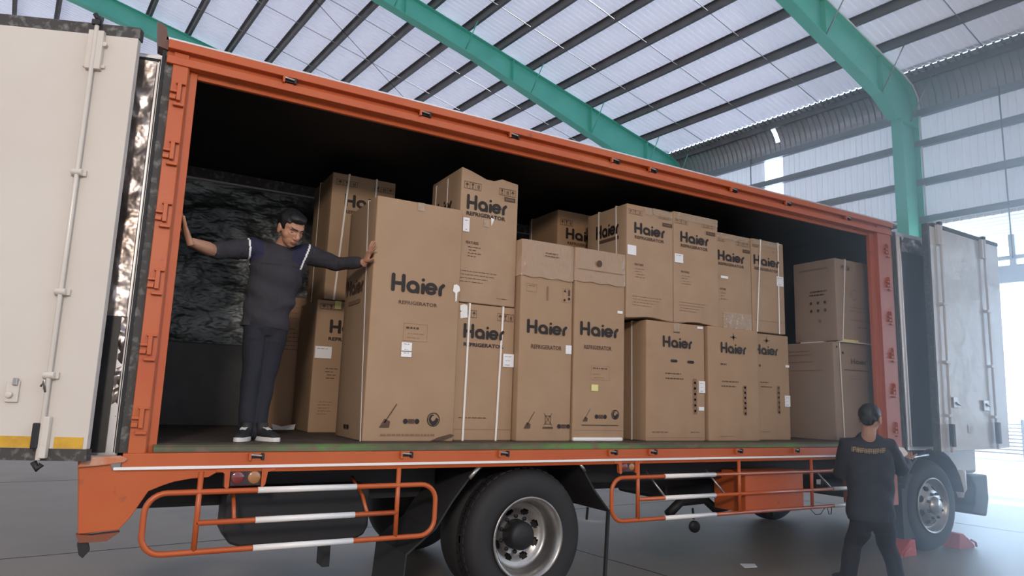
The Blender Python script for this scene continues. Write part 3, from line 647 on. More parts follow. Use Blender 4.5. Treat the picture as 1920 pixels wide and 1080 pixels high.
class Face:
    """a printed carton face: u to the right, v up as the viewer sees it"""
    def __init__(s, mb, o, u, lift=.0045): s.mb = mb; s.o = Vector(o); s.u = Vector(u); s.n = s.u.cross(Vector((0, 0, 1))); s.l = lift
    def put(s, V, F, m, l=0.): s.mb.add([s.o+s.u*a+Vector((0, 0, b))+s.n*(s.l+l) for a, b in V], F, m)
    def rect(s, a0, a1, b0, b1, m, l=0.): s.put([(a0, b0), (a1, b0), (a1, b1), (a0, b1)], [(0, 1, 2, 3)], m, l)
    def text(s, t, a0, a1, b0, b1, m, off=0., l=0.):
        V, F = text2d(t, off); s.put([(a0+(a1-a0)*x, b0+(b1-b0)*y) for x, y in V], F, m, l)
    def logo(s, a0, b0, a1, h, m=None, cut=False):
        for i, (V, F) in enumerate(logo_shapes(True) if cut else LOGO): s.put([(a0+(a1-a0)*x/LOGO_W, b0+h*y) for x, y in V], F, m or INK, i*.0004)
    def lines(s, a0, a1, b0, b1, n, m, seed=1, th=.006):
        r = random.Random(seed)
        for i in range(n):
            z = b1-(b1-b0)*i/max(n-1, 1); x = a0+r.uniform(0, .02); e = a0+(a1-a0)*r.uniform(.6, 1)
            while x < e:
                w_ = r.uniform(.012, .045); s.rect(x, min(x+w_, e), z-th/2, z+th/2, m); x += w_+.008
    def frame(s, a0, a1, b0, b1, t, m):
        for q in ((a0, a1, b0, b0+t), (a0, a1, b1-t, b1), (a0, a0+t, b0, b1), (a1-t, a1, b0, b1)): s.rect(*q, m)
    def ring(s, a, b, r, t, m, a0=0, a1=360): s.put(*ribbon([(a+x, b+y) for x, y in circ(0, 0, r, a0, a1, 20)], t, cap=False), m)
    def disc(s, a, b, r, m): s.put([(a+x, b+y) for x, y in circ(0, 0, r, 0, 360, 14)[:-1]], [tuple(range(14))], m)
    def handling(s, a0, a1, b0, b1, m, kind=0):   # umbrella / glass / arrows row in a frame
        s.frame(a0, a1, b0, b1, .003, m); w_ = (a1-a0)/3
        for i in range(3):
            c = a0+w_*(i+.5); zc = (b0+b1)/2; h = (b1-b0)*.36
            if i: s.rect(a0+w_*i-.0015, a0+w_*i+.0015, b0, b1, m)
            k = (i+kind) % 3
            if k == 0: s.put([(c-w_*.3, zc), (c+w_*.3, zc), (c+w_*.15, zc+h*.7), (c, zc+h), (c-w_*.15, zc+h*.7)], [(0, 1, 2, 3, 4)], m); s.rect(c-.002, c+.002, zc-h, zc, m)
            elif k == 1: s.put([(c-w_*.2, zc+h), (c-w_*.12, zc), (c+w_*.12, zc), (c+w_*.2, zc+h)], [(0, 1, 2, 3)], m); s.rect(c-.003, c+.003, zc-h*.8, zc, m); s.rect(c-w_*.16, c+w_*.16, zc-h, zc-h*.8, m)
            else:
                for d in (-.1, .14): s.put([(c+w_*d-w_*.1, zc), (c+w_*d+w_*.1, zc), (c+w_*d, zc+h)], [(0, 1, 2)], m); s.rect(c+w_*d-.003, c+w_*d+.003, zc-h, zc, m)
    def dots(s, a, b, m):   # two dots with a hatched bar between
        s.disc(a-.045, b, .019, m); s.disc(a+.045, b, .019, m); s.rect(a-.024, a+.024, b-.016, b+.016, BROWN_INK)
    def broom(s, a, b, m, k=1.):
        s.put(*ribbon([(a-.02*k, b-.02*k), (a+.03*k, b+.06*k), (a+.05*k, b+.09*k)], .006*k, cap=False), m); s.put([(a-.05*k, b-.045*k), (a+.01*k, b-.045*k), (a+.015*k, b-.01*k), (a-.02*k, b+.005*k)], [(0, 1, 2, 3)], m)
    def recycle(s, a, b, r, m):
        s.ring(a, b, r, .007, m)
        V = [(a+x*r, b+y*r) for x, y in ((-.1, -.95), (.45, -.75), (.8, -.3), (.85, .1), (.45, .3), (.25, -.1), (-.15, -.3), (-.45, .1), (-.2, .55), (.1, .62), (-.15, .8), (-.55, .6), (-.8, .1), (-.65, -.45))]
        s.put(V, [(0, 1, 2, 3, 4, 5, 6, 13), (6, 7, 12, 13), (7, 8, 9, 10, 11, 12)], m)
    def bin_(s, a, b, m):
        s.frame(a-.028, a+.028, b-.02, b+.05, .005, m); s.put(*ribbon([(a-.04, b-.03), (a+.04, b+.07)], .004, cap=False), m); s.put(*ribbon([(a+.04, b-.03), (a-.04, b+.07)], .004, cap=False), m); s.rect(a-.05, a+.05, b-.055, b-.04, m)
    def tag(s, a0, a1, b0, b1):
        s.rect(a0, a1, b0, b1, BROWN_INK)
        for k in range(7): s.rect(a0+.014+k*(a1-a0-.028)/7, a0+.014+(k+.65)*(a1-a0-.028)/7, b0+.012, b1-.012, FAINT_INK, .0008)
    def cube(s, a, b, m): s.disc(a, b, .016, m); s.rect(a-.045, a+.045, b-.003, b+.003, m); s.rect(a-.003, a+.003, b-.03, b+.04, m)
def rounded_carton(mb, x0, x1, y0, y1, z0, z1, m, r=.010, seed=0, dent=None, n=7):
    rnd = random.Random(seed); ph = [rnd.uniform(0, 6) for _ in range(9)]
    C = Vector(((x0+x1)/2, (y0+y1)/2, (z0+z1)/2)); H = Vector(((x1-x0)/2, (y1-y0)/2, (z1-z0)/2))
    def ticks(h): return [-h, -h+r*.4, -h+r]+[-h+r+(2*h-2*r)*i/n for i in range(1, n)]+[h-r, h-r*.4, h]
    tk = [ticks(H[i]) for i in range(3)]
    idx = {}; V = []; F = []
    def vert(p):
        k = tuple(round(q, 5) for q in p)
        if k in idx: return idx[k]
        p = Vector(p); q = Vector([max(-H[i]+r, min(H[i]-r, p[i])) for i in range(3)]); d = p-q
        if d.length > 1e-9: p = q+d.normalized()*r
        a, b, c = p.x/H.x, p.y/H.y, p.z/H.z
        wv = .0022*(math.sin(ph[0]+3.1*a+2.3*c)+math.sin(ph[1]+2.2*b+4.4*c)+.6*math.sin(ph[2]+7*c+3*a))
        bul = (1-a*a)*(1-c*c)
        p.y += wv*.5*(1 if b > 0 else -1)*bul; p.x += wv*.5*(1 if a > 0 else -1)*(1-b*b)*(1-c*c)
        if dent: p = dent(p, a, b, c)
        idx[k] = len(V); V.append(p+C); return idx[k]
    for ax in range(3):
        u_, v_ = [(1, 2), (2, 0), (0, 1)][ax]
        for s in (-1, 1):
            for i in range(len(tk[u_])-1):
                for j in range(len(tk[v_])-1):
                    q = []
                    for a, b in ((i, j), (i+1, j), (i+1, j+1), (i, j+1)):
                        p = [0, 0, 0]; p[ax] = s*H[ax]; p[u_] = tk[u_][a]; p[v_] = tk[v_][b]; q.append(vert(p))
                    F.append(q if s > 0 else q[::-1])
    mb.add(V, F, m, True)
CT = {}
def carton(x0, x1, y0, y1, z0, z1, label, m, group='cardboard refrigerator cartons', dent=None, seed=1, lift=.0045):
    t = thing('refrigerator_carton', label, 'carton', ((x0+x1)/2, (y0+y1)/2, z0), group)
    mb = MB(); rounded_carton(mb, x0, x1, y0, y1, z0, z1, m, seed=seed, dent=dent)
    front = Face(mb, (0, y0, 0), (1, 0, 0), lift); left = Face(mb, (x0, 0, 0), (0, -1, 0), lift)
    # left face: u runs towards the viewer; use a = -y
    return t, mb, front, left, (x0, x1, y0, y1, z0, z1)
def finish(t, mb): return mb.build('carton_body', t, recalc=False)
def strap_front(t, B, xt, xb, side='front'):
    x0, x1, y0, y1, z0, z1 = B; w_ = .008; mb = MB()
    if side == 'front':
        n = 10; pts = [(xt+(xb-xt)*i/n, y0-.008, z1-(z1-z0)*i/n) for i in range(n+1)]
        v = []
        for a, b, c in pts: v += [(a-w_, b, c), (a+w_, b, c), (a+w_, b+.003, c), (a-w_, b+.003, c)]
        f = [(4*i+k, 4*i+(k+1) % 4, 4*i+4+(k+1) % 4, 4*i+4+k) for i in range(n) for k in range(4)]
        mb.add(v, f, STRAP)
        mb.box(xt-w_, xt+w_, y0-.008, y1+.004, z1+.001, z1+.004, STRAP)
    else:
        v = []; n = 10
        for i in range(n+1):
            a, c = xt+(xb-xt)*i/n, z1-(z1-z0)*i/n; v += [(x0-.008, a-w_, c), (x0-.008, a+w_, c), (x0-.005, a+w_, c), (x0-.005, a-w_, c)]
        mb.add(v, [(4*i+k, 4*i+(k+1) % 4, 4*i+4+(k+1) % 4, 4*i+4+k) for i in range(n) for k in range(4)], STRAP)
        mb.box(x0-.008, x1+.004, xt-w_, xt+w_, z1+.001, z1+.004, STRAP)
    return mb.build('packing_strap', t)
def sticker(t, B, a0, a1, b0, b1, m=None, lines=0, name='shipping_label', lb=None, poly=None):
    mb = MB(); f = Face(mb, (0, B[2], 0), (1, 0, 0), .006)
    if poly: f.put([(a0+(a1-a0)*x, b0+(b1-b0)*y) for x, y in poly], [tuple(range(len(poly)))], m or LABEL)
    else: mb.box(a0, a1, B[2]-.0075, B[2]-.003, b0, b1, m or LABEL)
    f.l = .0085
    if lines: f.lines(a0+.01, a1-.01, b0+(b1-b0)*.15, b1-(b1-b0)*.2, lines, LABEL_INK, 3, .005)
    o = mb.build(name, t)
    if lb: o['label'] = lb
    return o
def film(t, B, a0, a1, b0, b1, seed=1, m=None, lb=None, amp=.006, wrap=True):
    """crinkled clear packing film over the front, as its own thin sheet"""
    r = random.Random(seed); mb = MB(); nu, nv = 26, 16; x0, x1, y0, y1, z0, z1 = B
    bumps = [(r.random(), r.random(), r.uniform(.03, .12), r.uniform(-.3, 1)) for _ in range(26)]
    v = []
    for j in range(nv+1):
        for i in range(nu+1):
            u_, w_ = i/nu, j/nv; h = sum(ba*math.exp(-((u_-bu)**2/(br*br*.3)+(w_-bw)**2/(br*br*1.5))) for bu, bw, br, ba in bumps)
            v.append((a0+(a1-a0)*u_, y0-.0065-amp*max(h, -.1), b0+(b1-b0)*w_))
    mb.add(v, [(j*(nu+1)+i, j*(nu+1)+i+1, (j+1)*(nu+1)+i+1, (j+1)*(nu+1)+i) for j in range(nv) for i in range(nu)], m or TAPE, True)
    o = mb.build('packing_tape', t, recalc=False)
    if lb: o['label'] = lb
    return o
# --- the big carton being pushed
t, mb, f, l, B = carton(1.34, 2.045, .25, .93, FL, 1.84, 'tallest lone brown refrigerator carton, left man pushing its edge', CARD[0], seed=3)
f.logo(1.485, 1.135, 1.915, .135); f.text('REFRIGERATOR', 1.55, 1.86, 1.045, 1.072, BROWN_INK, .02)
f.frame(1.60, 1.79, .775, .905, .002, FAINT_INK); f.lines(1.615, 1.78, .871, .872, 1, BROWN_INK, 4, .015); f.lines(1.615, 1.77, .80, .83, 2, FAINT_INK, 2, .004)
f.broom(1.52, .20, BROWN_INK, 1.25); f.dots(1.70, .19, INK); f.recycle(1.875, .205, .048, INK)
f.lines(1.46, 1.98, .091, .092, 1, FAINT_INK, 11, .015)
l.logo(-.86, 1.14, -.44, .12, BROWN_INK); l.rect(-.80, -.50, 1.06, 1.09, FAINT_INK); l.dots(-.64, .13, INK)
finish(t, mb); strap_front(t, B, .45, .27, 'left')
sticker(t, B, 1.592, 1.672, .70, .762, lines=2, lb='upper square white sticker'); sticker(t, B, 1.592, 1.672, .655, .692, lines=1, lb='lower small white sticker')
sticker(t, B, 1.66, 1.715, 1.775, 1.838, TAPE, name='packing_tape')
sticker(t, B, 1.985, 2.045, 1.10, 1.24, FOAM, name='torn_patch', lb='torn white patch', poly=[(.1, .95), (.5, 1), (.9, .9), (1, .65), (.65, .55), (.6, .1), (.4, 0), (.35, .5), (0, .6)])
mb = MB(); mb.prism([(1.86, .05), (1.92, .075), (2.02, .10), (2.05, .09), (1.96, .055)], .235, .247, BROWN_INK, 'y'); mb.build('torn_flap', t)
# --- B on C
def dentB(p, a, b, c):
    if c > .6: p.z += (c-.6)*2.5*(.030*max(0, -a)-.035*math.exp(-((a-.05)/.25)**2)+.012*math.sin(5*a))
    return p
t, mb, f, l, B = carton(2.06, 2.595, .34, .94, 1.122, 2.19, 'crumple-topped carton high behind the tallest one, white tag at its left', CARD[1], dent=dentB, seed=4)
f.handling(2.085, 2.24, 2.055, 2.115, BROWN_INK); f.handling(2.41, 2.565, 2.055, 2.115, BROWN_INK, 1)
f.logo(2.115, 1.885, 2.485, .125); f.tag(2.46, 2.565, 2.008, 2.045); f.text('REFRIGERATOR', 2.115, 2.475, 1.835, 1.868, INK, .03)
f.text('FEATURES', 2.12, 2.235, 1.60, 1.622, BROWN_INK, .02); f.lines(2.13, 2.27, 1.50, 1.575, 4, BROWN_INK, 5, .005)
f.lines(2.07, 2.42, 1.29, 1.375, 4, BROWN_INK, 8, .004); f.lines(2.40, 2.52, 1.175, 1.18, 1, BROWN_INK, 2, .004)
l.logo(-.86, 1.90, -.50, .12, INK)
finish(t, mb); strap_front(t, B, .60, .57, 'left'); strap_front(t, B, .84, .83, 'left')
sticker(t, B, 2.088, 2.145, 1.695, 1.81, lines=2); sticker(t, B, 2.275, 2.325, 1.76, 1.82, TAPE, name='packing_tape'); sticker(t, B, 2.34, 2.37, 1.775, 1.845, FOAM, name='torn_patch', poly=[(0, 1), (1, .9), (.6, .4), (.2, 0)])
t, mb, f, l, B = carton(2.06, 2.60, .34, .94, FL, 1.115, 'white-strapped carton tight right of the tallest one, square label right', CARD[0], seed=5)
f.handling(2.10, 2.245, 1.005, 1.065, BROWN_INK, 1); f.handling(2.435, 2.585, 1.0, 1.06, BROWN_INK)
f.logo(2.135, .84, 2.50, .115); f.text('REFRIGERATOR', 2.14, 2.50, .775, .805, INK, .03); f.lines(2.12, 2.50, .205, .22, 1, BROWN_INK, 4, .006); f.rect(2.07, 2.6, .13, .132, FAINT_INK)
finish(t, mb); strap_front(t, B, 2.18, 2.165); strap_front(t, B, 2.485, 2.455)
sticker(t, B, 2.50, 2.598, .63, .735, lines=3, lb='square white label on the right edge'); sticker(t, B, 2.095, 2.165, .99, 1.105, FOAM, name='shipping_label', lb='torn white paper label', poly=[(0, .9), (.5, 1), (.9, .93), (1, .1), (.1, 0), (.05, .4), (.2, .5), (.03, .55)])
# --- the two film-capped tall cartons
t, mb, f, l, B = carton(2.607, 3.125, .27, .87, FL, 1.69, 'tall carton with shiny film-wrapped top, left of the pair', CARD[0], seed=6)
f.logo(2.675, .915, 3.07, .115); f.text('REFRIGERATOR', 2.72, 3.02, .79, .825, BROWN_INK, .02)
f.frame(2.66, 2.76, 1.26, 1.325, .002, FAINT_INK); f.lines(2.675, 2.745, 1.30, 1.31, 1, FAINT_INK, 1, .005); f.rect(2.86, 2.875, 1.20, 1.32, FAINT_INK)
f.frame(3.02, 3.105, 1.20, 1.32, .002, FAINT_INK); f.put([(3.03, 1.29), (3.055, 1.29), (3.042, 1.315)], [(0, 1, 2)], INK); f.disc(3.04, 1.22, .01, INK); f.disc(3.085, 1.235, .012, INK); f.rect(3.075, 3.095, 1.26, 1.31, BROWN_INK)
f.broom(2.72, .19, BROWN_INK); f.bin_(2.90, .20, BROWN_INK); f.dots(3.055, .165, INK)
finish(t, mb); sticker(t, B, 3.06, 3.118, .765, .838)
def cap(t, B, z, seed):
    x0, x1, y0, y1, z0, z1 = B; mb = MB(); r = random.Random(seed)
    nu, nv = 40, 22; v = []; bumps = [(r.random(), r.random(), r.uniform(.02, .09), r.uniform(-.5, 1)) for _ in range(46)]
    for j in range(nv+1):
        for i in range(nu+1):
            u_, w_ = i/nu, j/nv; h = sum(ba*math.exp(-((u_-bu)**2/(br*br*.25)+(w_-bw)**2/(br*br*1.8))) for bu, bw, br, ba in bumps)
            edge = .010*(1-min(1, min(u_, 1-u_)*14))
            v.append((x0-.004+(x1-x0+.008)*u_, y0-.012-.006*h+edge, z+.005*math.sin(u_*19+seed)*(1-w_)+(z1+.004-z)*w_))
    f = [(j*(nu+1)+i, j*(nu+1)+i+1, (j+1)*(nu+1)+i+1, (j+1)*(nu+1)+i) for j in range(nv) for i in range(nu)]
    b = len(v); v += [(x0-.004, y1, z1+.004), (x1+.004, y1, z1+.004), (x0-.004, y1, z), (x1+.004, y1, z)]
    f += [(nv*(nu+1), nv*(nu+1)+nu, b+1, b), (0, nv*(nu+1), b, b+2), (nu, b+3, b+1, nv*(nu+1)+nu)]
    mb.add(v, f, FILM, True)
    fc = Face(mb, (0, y0-.012, 0), (1, 0, 0), .012)
    if seed == 1: fc.lines(2.82, 2.98, 1.575, 1.60, 2, BROWN_INK, 3, .006)
    else: fc.disc((x0+x1)/2-.03, 1.575, .03, BROWN_INK); fc.rect(x0+.02, x1-.02, 1.505, 1.508, BROWN_INK)
    o = mb.build('film_cap', t, recalc=False); o['label'] = 'crinkled clear film around the top'
cap(t, B, 1.385, 1)
t, mb, f, l, B = carton(3.140, 3.685, .26, .86, FL, 1.69, 'tall film-topped carton standing on a white foam foot', CARD[0], seed=7)
f.logo(3.20, .935, 3.61, .12); f.text('REFRIGERATOR', 3.245, 3.54, .82, .855, BROWN_INK, .02)
f.frame(3.32, 3.52, .56, .68, .0015, FAINT_INK); f.lines(3.325, 3.51, .655, .66, 1, BROWN_INK, 6, .008); f.lines(3.335, 3.47, .58, .61, 2, FAINT_INK, 4, .004)
f.broom(3.28, .245, BROWN_INK, .8); f.dots(3.43, .25, INK); f.recycle(3.585, .27, .038, INK); f.rect(3.23, 3.62, .175, .182, BROWN_INK); f.rect(3.15, 3.68, .135, .137, FAINT_INK)
finish(t, mb); cap(t, B, 1.40, 2)
sticker(t, B, 3.325, 3.395, .465, .52, YELLOW_NOTE, name='paper_note', lb='small yellow note'); sticker(t, B, 3.60, 3.655, 1.155, 1.18)
mb = MB(); mb.box(3.142, 3.66, .243, .30, FL+.001, FL+.032, FOAM); mb.build('foam_foot', t, bevel=.01)
# --- lower row
t, mb, f, l, B = carton(3.935, 4.655, .26, .86, FL, 1.13, 'lower carton with two black hand slots, dark gap left of it', CARD[0], seed=8)
f.logo(4.13, .895, 4.49, .105); 
for a in (4.265, 4.475): f.put([(a-.045+x*.09, .76+y*.025) for x, y in ((0, .5), (.12, 0), (.88, 0), (1, .5), (.88, 1), (.12, 1))], [tuple(range(6))], INK)
f.lines(4.15, 4.42, .61, .655, 2, BROWN_INK, 9, .010); f.rect(4.50, 4.55, .29, .62, FAINT_INK)
for k in range(6): f.disc(4.525, .32+k*.052, .012, BROWN_INK)
f.lines(3.99, 4.22, .12, .125, 1, BROWN_INK, 5, .006); f.lines(4.46, 4.64, .12, .125, 1, BROWN_INK, 7, .006); f.rect(4.26, 4.34, 1.035, 1.045, BROWN_INK); f.rect(3.945, 4.65, .075, .077, FAINT_INK)
finish(t, mb); strap_front(t, B, .46, .45, 'left')
sticker(t, B, 4.575, 4.652, .49, .60, lines=3); sticker(t, B, 4.57, 4.635, .325, .36, lb='small white sticker'); sticker(t, B, 4.56, 4.63, 1.095, 1.115, lb='white sticker at the top edge')
film(t, B, 4.26, 4.33, 1.05, 1.125, 5)
t, mb, f, l, B = carton(4.695, 5.385, .25, .85, FL, 1.135, 'lower carton with cube mark above its logo, second of the lower row', CARD[0], seed=9)
f.logo(4.86, .885, 5.205, .105); f.cube(5.035, 1.045, INK); f.lines(4.85, 4.94, .765, .775, 1, BROWN_INK, 1, .016); f.lines(4.85, 5.10, .565, .61, 2, BROWN_INK, 2, .010); f.rect(5.16, 5.205, .29, .58, FAINT_INK)
for k in range(6): f.disc(5.183, .31+k*.05, .012, BROWN_INK)
f.lines(4.83, 5.05, .085, .09, 1, FAINT_INK, 3, .005)
finish(t, mb)
t, mb, f, l, B = carton(5.405, 6.005, .38, .95, FL, 1.135, 'lower carton partly hidden by its left neighbour, tag on right edge', CARD[0], seed=10)
f.logo(5.48, .915, 5.83, .105); f.cube(5.665, 1.065, INK); f.disc(5.555, .80, .014, BROWN_INK); f.lines(5.55, 5.75, .585, .63, 2, BROWN_INK, 4, .010); f.rect(5.81, 5.85, .31, .60, FAINT_INK)
for k in range(6): f.disc(5.83, .33+k*.05, .011, BROWN_INK)
f.lines(5.57, 5.74, .125, .13, 1, BROWN_INK, 4, .005)
finish(t, mb); sticker(t, B, 5.92, 6.002, .39, .505, lines=3); sticker(t, B, 5.945, 6.0, .80, .825, lb='small white sticker')
# --- upper row
def dentI(p, a, b, c):
    if c < -.9: p.z += .012*math.cos(a*PI)*(-.9-c)*10
    return p
def upperprint(f, x0, dx):
    a = lambda v: x0+v
    f.handling(a(.02), a(.185), 2.09, 2.135, FAINT_INK); f.handling(a(.375), a(.53), 2.10, 2.14, FAINT_INK, 1); f.tag(a(.43), a(.55), 2.03, 2.065)
    f.logo(a(.09), 1.915, a(.455), .105); f.text('REFRIGERATOR', a(.095), a(.45), 1.865, 1.895, BROWN_INK, .03)
    f.text('FEATURES', a(.095), a(.20), 1.615, 1.635, BROWN_INK, .02); f.lines(a(.10), a(.24), 1.51, 1.585, 4, FAINT_INK, 3, .005); f.lines(a(.07), a(.42), 1.25, 1.33, 4, FAINT_INK, 8, .004)
t, mb, f, l, B = carton(3.695, 4.255, .25, .86, 1.14, 2.185, 'upper carton overhanging the dark gap, white label at left edge', CARD[1], seed=11, dent=dentI)
upperprint(f, 3.69, 0); l.logo(-.71, 1.92, -.36, .13, INK); l.rect(-.66, -.36, 1.87, 1.90, BROWN_INK)
finish(t, mb); strap_front(t, B, .67, .66, 'left'); strap_front(t, B, .405, .37, 'left'); sticker(t, B, 3.70, 3.80, 1.705, 1.795)
film(t, B, 3.90, 3.99, 2.11, 2.18, 4); film(t, B, 4.0, 4.25, 2.12, 2.185, 6, amp=.003)
t, mb, f, l, B = carton(4.262, 4.845, .25, .86, 1.14, 2.205, 'upper carton with slightly raised top, centre label at its left', CARD[1], seed=12, dent=dentI)
upperprint(f, 4.255, 0); finish(t, mb); sticker(t, B, 4.27, 4.375, 1.705, 1.79, lines=1); film(t, B, 4.30, 4.84, 2.13, 2.20, 7, amp=.004)
t, mb, f, l, B = carton(4.86, 5.435, .36, .93, 1.145, 2.125, 'lower-topped upper carton with taped bottom corner, half hidden logo', CARD[1], seed=13)
f.handling(4.90, 5.05, 2.03, 2.07, FAINT_INK); f.handling(5.22, 5.42, 2.02, 2.08, FAINT_INK, 1); f.tag(5.315, 5.42, 1.955, 1.99); f.logo(4.955, 1.835, 5.33, .105); f.text('REFRIGERATOR', 4.96, 5.33, 1.785, 1.815, BROWN_INK, .03)
f.text('FEATURES', 4.98, 5.06, 1.53, 1.55, BROWN_INK, .02); f.lines(4.98, 5.08, 1.44, 1.50, 3, FAINT_INK, 3, .005); f.lines(5.0, 5.30, 1.25, 1.29, 2, FAINT_INK, 8, .004)
finish(t, mb); sticker(t, B, 4.99, 5.09, 1.65, 1.675); film(t, B, 5.02, 5.42, 1.15, 1.31, 11, amp=.010, lb='crumpled shiny tape at the bottom'); film(t, B, 4.9, 5.4, 2.06, 2.12, 12, amp=.004)
t, mb, f, l, B = carton(5.445, 5.945, .36, .93, 1.145, 2.13, 'rightmost upper carton of the main stack, two white front straps', CARD[1], seed=14)
f.logo(5.475, 1.855, 5.865, .105); f.text('REFRIGERATOR', 5.485, 5.855, 1.80, 1.83, BROWN_INK, .03); f.rect(5.46, 5.94, 1.265, 1.267, BROWN_INK); f.handling(5.46, 5.55, 2.04, 2.07, FAINT_INK); f.disc(5.78, 2.02, .006, INK)
finish(t, mb); strap_front(t, B, 5.585, 5.50); strap_front(t, B, 5.855, 5.84); sticker(t, B, 5.82, 5.925, 1.66, 1.765, lines=2); film(t, B, 5.46, 5.9, 2.07, 2.13, 15, amp=.004)
# --- right end stack, seen on two sides
t, mb, f, l, B = carton(6.60, 7.33, .27, .92, FL, 1.115, 'large greyish lower carton at the right end, behind the near man', CARD[2], seed=15)
f.logo(6.90, .885, 7.17, .06, BROWN_INK); f.lines(6.77, 7.32, .80, .815, 1, BROWN_INK, 3, .010); f.lines(6.87, 7.15, .71, .72, 1, FAINT_INK, 3, .008); f.disc(6.66, 1.06, .012, INK); f.disc(6.71, 1.0, .016, INK); f.disc(6.76, 1.0, .016, INK)
l.lines(-.85, -.45, .88, .90, 1, FAINT_INK, 3, .010); l.lines(-.85, -.40, .98, 1.02, 2, FAINT_INK, 4, .010); l.rect(-.84, -.42, .80, .805, FAINT_INK)
finish(t, mb); strap_front(t, B, 6.705, 6.725); strap_front(t, B, 7.30, 7.30)
t, mb, f, l, B = carton(6.66, 7.33, .25, .80, 1.13, 2.06, 'greyish upper carton at the right end on white foam edges', CARD[2], seed=16)
f.handling(6.76, 6.92, 1.94, 1.99, INK); f.ring(6.98, 1.67, .055, .008, FAINT_INK, 40, 320); f.lines(6.88, 7.30, 1.48, 1.52, 2, FAINT_INK, 5, .009); f.lines(6.88, 7.28, 1.36, 1.38, 1, FAINT_INK, 6, .008); f.lines(7.0, 7.2, 1.29, 1.30, 1, BROWN_INK, 6, .01)
l.lines(-.60, -.35, 1.66, 1.70, 2, BROWN_INK, 2, .018)
for r_ in range(2):
    for k in range(3): l.disc(-.57+k*.09, 1.57-r_*.09, .018, BROWN_INK)
l.lines(-.72, -.30, 1.93, 1.96, 1, FAINT_INK, 5, .016); l.disc(-.46, 1.36, .02, FAINT_INK)
finish(t, mb); strap_front(t, B, 6.84, 6.74)
mb = MB(); mb.box(6.70, 7.32, .235, .30, 1.1165, 1.1295, FOAM); mb.box(6.645, 6.72, .43, .72, 1.1165, 1.1295, FOAM); mb.build('foam_edge', t)
mb = MB(); mb.box(6.74, 7.0, .232, .236, 1.120, 1.150, YELLOW_NOTE); mb.build('yellow_tape', t)
# --- cartons deeper inside
t, mb, f, l, B = carton(6.02, 6.54, 1.0, 1.6, FL, 2.0, 'dim carton glimpsed in the gap before the right end stack', CARD[3], seed=17); l.lines(-1.5, -1.1, 1.6, 1.7, 2, BROWN_INK, 2); finish(t, mb); film(t, B, 6.1, 6.5, 1.5, 1.9, 21, amp=.004)
t, mb, f, l, B = carton(3.50, 4.08, 1.10, 1.66, FL, 2.285, 'dim carton top deep inside above the film-topped pair', CARD[3], seed=18)
f.logo(3.60, 1.995, 4.0, .115); f.handling(3.53, 3.68, 2.13, 2.19, BROWN_INK); f.text('REFRIGERATOR', 3.62, 3.98, 1.94, 1.97, BROWN_INK, .03); finish(t, mb); strap_front(t, B, 1.60, 1.60, 'left')
t, mb, f, l, B = carton(1.225, 1.80, 1.34, 1.94, FL, 1.165, 'lower carton with yellow note, left behind the tallest one', CARD[0], seed=19)
f.handling(1.25, 1.44, 1.085, 1.13, BROWN_INK, 0); f.logo(1.345, .885, 1.73, .115); f.text('REFRIGERATOR', 1.34, 1.72, .82, .85, INK, .03); f.lines(1.33, 1.46, .50, .58, 4, BROWN_INK, 3, .006); f.lines(1.28, 1.42, .20, .30, 5, FAINT_INK, 6, .004)
finish(t, mb); sticker(t, B, 1.235, 1.375, .665, .765, lines=1, lb='large white label'); sticker(t, B, 1.375, 1.43, 1.095, 1.165, YELLOW_NOTE, name='paper_note', lb='small yellow note')
t, mb, f, l, B = carton(1.275, 1.86, 1.34, 1.97, 1.172, 2.31, 'upper carton behind the tallest one, two straps over its logo', CARD[0], seed=20)
f.handling(1.31, 1.50, 2.20, 2.25, BROWN_INK); f.handling(1.66, 1.84, 2.20, 2.25, BROWN_INK, 1); f.logo(1.395, 2.015, 1.78, .115); f.text('REFRIGERATOR', 1.40, 1.77, 1.955, 1.985, BROWN_INK, .03)
finish(t, mb); strap_front(t, B, 1.42, 1.36); strap_front(t, B, 1.675, 1.66); strap_front(t, B, 1.75, 1.75, 'left')
t, mb, f, l, B = carton(.98, 1.56, 2.0, 2.44, FL, 1.25, 'deepest left carton, standing behind the left man by the foil wall', CARD[3], seed=21)
f.lines(1.02, 1.30, .76, .95, 6, BROWN_INK, 4, .005); f.lines(1.1, 1.3, 1.05, 1.15, 3, FAINT_INK, 4, .005); finish(t, mb)
# scraps
mb = MB(); mb.add([(1.02, 1.72, FL+.002), (1.12, 1.70, FL+.002), (1.20, 1.72, FL+.004), (1.22, 1.76, FL+.05), (1.10, 1.76, FL+.028), (1.02, 1.78, FL+.05)], [(0, 1, 4, 5), (1, 2, 3, 4)], FOAM)
tag(mb.build('foam_scrap'), 'torn white foam scrap on the truck floor behind the left man', 'scrap')
mb = MB(); mb.prism([(5.22, .33), (5.36, .30), (5.44, .40), (5.30, .46)], -G+.001, -G+.006, LABEL, 'z')
tag(mb.build('paper_scrap'), 'small white paper scrap lying on the concrete floor', 'scrap')
for (x0, x1), lb in (((7.20, 7.50), 'red wheel chock left of the front wheel'), ((8.33, 8.66), 'red wheel chock right of the front wheel')):
    s_ = 1 if x0 < 7.9 else -1; a, b = (x0, x1) if s_ > 0 else (x1, x0)
    t = thing('wheel_chock', lb, 'chock', ((x0+x1)/2, .1, -G))
    mb = MB(); mb.prism([(a, -G), (b, -G), (b-s_*.02, -G+.17), (b-s_*.10, -G+.17), (a+s_*.03, -G+.05)], .0, .2, CHOCK, 'y'); mb.build('wedge', t, bevel=.01)
    mb = MB(); mb.tube([(a+s_*.02, -.02, -G+.02), (a+s_*.05, -.03, -G+.07), (a+s_*.14, -.03, -G+.10)], .012, CHOCK, 8); mb.build('handle', t)

